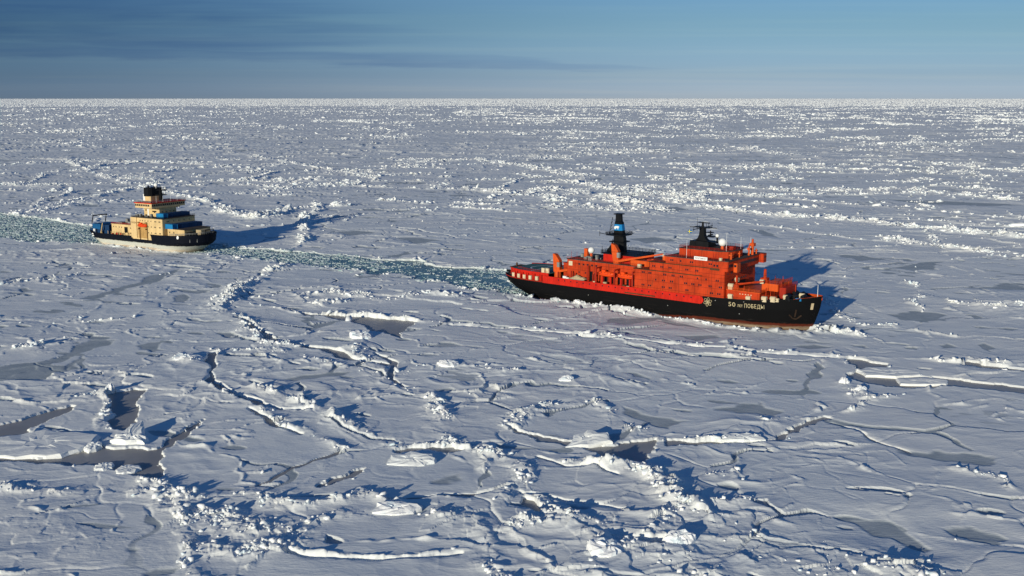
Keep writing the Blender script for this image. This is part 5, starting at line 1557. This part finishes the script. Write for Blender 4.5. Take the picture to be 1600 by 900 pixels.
cr = MB().tube((-40.2, -10, 6.1), (-40.2, -10, 8.0), .7, n=8).tube((-40.2, -10, 8.0), (-38.8, -10, 13.6), .45, .25, 6).tube((-38.8, -10, 13.6), (-39.6, -11, 7.6), .25, n=6).build('deck_crane', M['yellow'], ship2)
af = MB().tube((-52.2, -7.5, 12.4), (-50.6, -7.5, 17.2), .3).tube((-52.2, 2.5, 12.4), (-50.6, 2.5, 17.2), .3).box(-50.9, -50.3, -7.8, 2.8, 16.9, 17.5)
af.build('a_frame', M['black'], ship2)
MB().box(-53.2, -35.2, -8.6, 8.6, 6.11, 9.0).build('container_platform', M['navy'], ship2)
hull_strip(hb2, -55.5, -46, lambda x: 7.0, lambda x: 8.2, .04, .25, (-1, 1), 20).build('bulwark', M['black'], ship2)
wtx = [(-47.6, 6.2), (-44.2, 6.2)]
MB().box(-46.9, -44.6, -(hb2(-45.6, 6) + .18), -(hb2(-45.6, 6) - .2), 6.2, 6.9).box(-47.0, -44.4, -(hb2(-45.6, 5) + .18), -(hb2(-45.6, 5) - .2), 5.1, 5.6).build('hull_marking', M['white'], hull2)
for (x, y, z, a, b_, c_) in ((-6.5, -9, 19.45, 1.2, 1.5, 1.3), (-2.5, -10.5, 19.45, .8, .8, 1.8), (2.5, -10, 19.45, 1.4, .8, 1.0), (7.2, -10.6, 19.45, .7, .7, 2.2), (-26, -6, 13.4, 2.0, 1.4, 1.2), (-19, -5, 13.4, 1.2, 1.2, 1.6), (-12, -6.5, 13.4, 1.4, 1.0, 1.1), (-30, 2, 13.4, 1.0, 1.0, 2.2)):
    MB().cbox(x - a, x + a, y - b_, y + b_, z, z + c_, .15).build('roof_equipment', M['grey'], ship2)
for x in np.arange(-31, -9, 3.1):
    MB().box(x - .12, x + .12, -12.6, -12.3, 6.1, 9.4).build('stanchion', M['yellow'], ship2)
windows(ah, [(x, -8.5, 11.6) for x in (-30.4, -28.2, -25.2, -23.0, -14.8, -12.4)], .6, .7)
# raised forecastle
fk = MB().cbox(18.9, 33.4, -9.5, 11, 8.95, 13.4, .25).build('fore_house', M['yellow'], ship2)
MB().cbox(18.8, 33.8, -9.8, 11.3, 13.404, 13.6, .25).build('roof', M['deck'], fk)
windows(fk, [(21, -9.5, 11.4), (24.5, -9.5, 11.4)], .7, .9)
MB().box(33.5, 36.5, -8, 8, 9.4, 12.0).build('breakwater', M['black'], ship2)
MB().cbox(36.8, 41, -4, 4, 11.6, 13.4, .5).box(37.5, 40, -3, 2, 10.0, 11.6).build('deck_machinery', M['tan'], ship2)
MB().tube((41.6, -1, 10.2), (42.2, -1, 13.4), .25).tube((41.6, 5, 10.2), (42.2, 5, 13.4), .25).box(41.9, 42.5, -1.2, 5.2, 13.1, 13.5).build('bow_gantry', M['black'], ship2)
wx2 = 32.6
MB().ball((wx2, -(hb2(wx2, 9.6) + .05), 9.6), 1.15, 12, 8, 1, .12, .95).build('white_plate', M['white'], hull2, True)
for x, zz in ((38.6, 7.6), (41.2, 7.6)):
    MB().box(x - .15, x + .15, -(hb2(x, zz) + .1), -(hb2(x, zz) - .2), zz - 1.1, zz + 1.1).build('draught_mark', M['grey'], hull2)
V_, F_ = text_mesh('ODEN', 1.5, .02)
V_ = [(-8.0 + v[0], -13.37, 15.6 + v[1]) for v in V_]
mesh_obj('lettering', V_, F_, M['brown'], ship2)
MB().rail([(26, -14.4, 10.3), (32, -13.6, 10.5), (37, -11.2, 10.8), (40.5, -7.6, 11.0), (43, -2.6, 11.1), (43, 3, 11.1), (40, 8.6, 11)], 1.1, .07, step=1.5).build('railing', M['grey'], ship2)
# lifeboat of the yellow ship
lifeboat(-1.6, 6.0, -13.6, 14.9, w2, 'short orange lifeboat hanging on the side of the pale yellow ship', 'lifeb', .95)
for x in (-0.8, 5.6):
    MB().box(x - .2, x + .2, -14.4, -12.9, 12.4, 13.0).box(x - .2, x + .2, -14.6, -12.9, 16.4, 16.8).box(x - .18, x + .18, -13.2, -12.9, 6.2, 16.4).build('davit', M['brown'], ship2)


# containers: corrugated boxes that rest on the yellow ship
def container(x0, x1, y0, y1, z0, z1, mat, label, matx=None):
    cx, cy = (x0 + x1) / 2, (y0 + y1) / 2
    c = empty('shipping_container', w2(cx, cy), S2_A)
    a, b_ = (x1 - x0) / 2, (y1 - y0) / 2
    pts_ = []
    n = max(6, int((x1 - x0) / .6)); m_ = max(4, int((y1 - y0) / .6))
    for k in range(n): q = -a + 2 * a * k / n; pts_ += [(q, -b_ + (.08 if k % 2 else 0))]
    for k in range(m_): q = -b_ + 2 * b_ * k / m_; pts_ += [(a - (.08 if k % 2 else 0), q)]
    for k in range(n): q = a - 2 * a * k / n; pts_ += [(q, b_ - (.08 if k % 2 else 0))]
    for k in range(m_): q = b_ - 2 * b_ * k / m_; pts_ += [(-a + (.08 if k % 2 else 0), q)]
    MB().prism(pts_, z0 + .12, z1 - .1).build('walls', mat, c)
    mb = MB()
    for sx_ in (-1, 1):
        for sy_ in (-1, 1): mb.box(sx_ * a - .1, sx_ * a + .1, sy_ * b_ - .1, sy_ * b_ + .1, z0, z1)
    mb.box(-a, a, -b_, b_, z0, z0 + .14).box(-a - .03, a + .03, -b_ - .03, b_ + .03, z1 - .12, z1)
    mb.build('frame', matx or mat, c)
    tag(c, label, 'container')
    return c


container(-50.4, -42.8, -8.6, 3.2, 9.0, 12.3, M['midblue'], 'dark blue container block at the stern of the yellow ship, under the black frame')
container(-42.5, -35.2, -8.2, 6.4, 9.0, 12.1, M['navy'], 'shade-darkened blue container just forward of the stern frame, beside the yellow aft house')
container(18.95, 25.2, -10.8, -7.2, 13.6, 16.4, M['skyblue'], 'bright blue container on the fore house of the yellow ship, its end sunlit')
container(19.0, 25.4, -7.0, 12.0, 13.6, 16.2, M['navy'], 'long shade-darkened blue container lying across the fore house of the yellow ship')  # stands for the unlit face of the bright container, shade in its colour
container(10.2, 16.4, -9.6, -6.6, 19.45, 22.2, M['skyblue'], 'bright blue container on the upper roof below the bridge of the yellow ship')
container(10.4, 16.6, -6.2, 10.5, 19.45, 22.0, M['navy'], 'shade-darkened blue container across the upper roof of the yellow ship in front of its bridge')
MB().cbox(-47.5, -46.0, -10.6, -9.4, 6.15, 9.4, .2).build('deck_locker', M['white'], ship2)
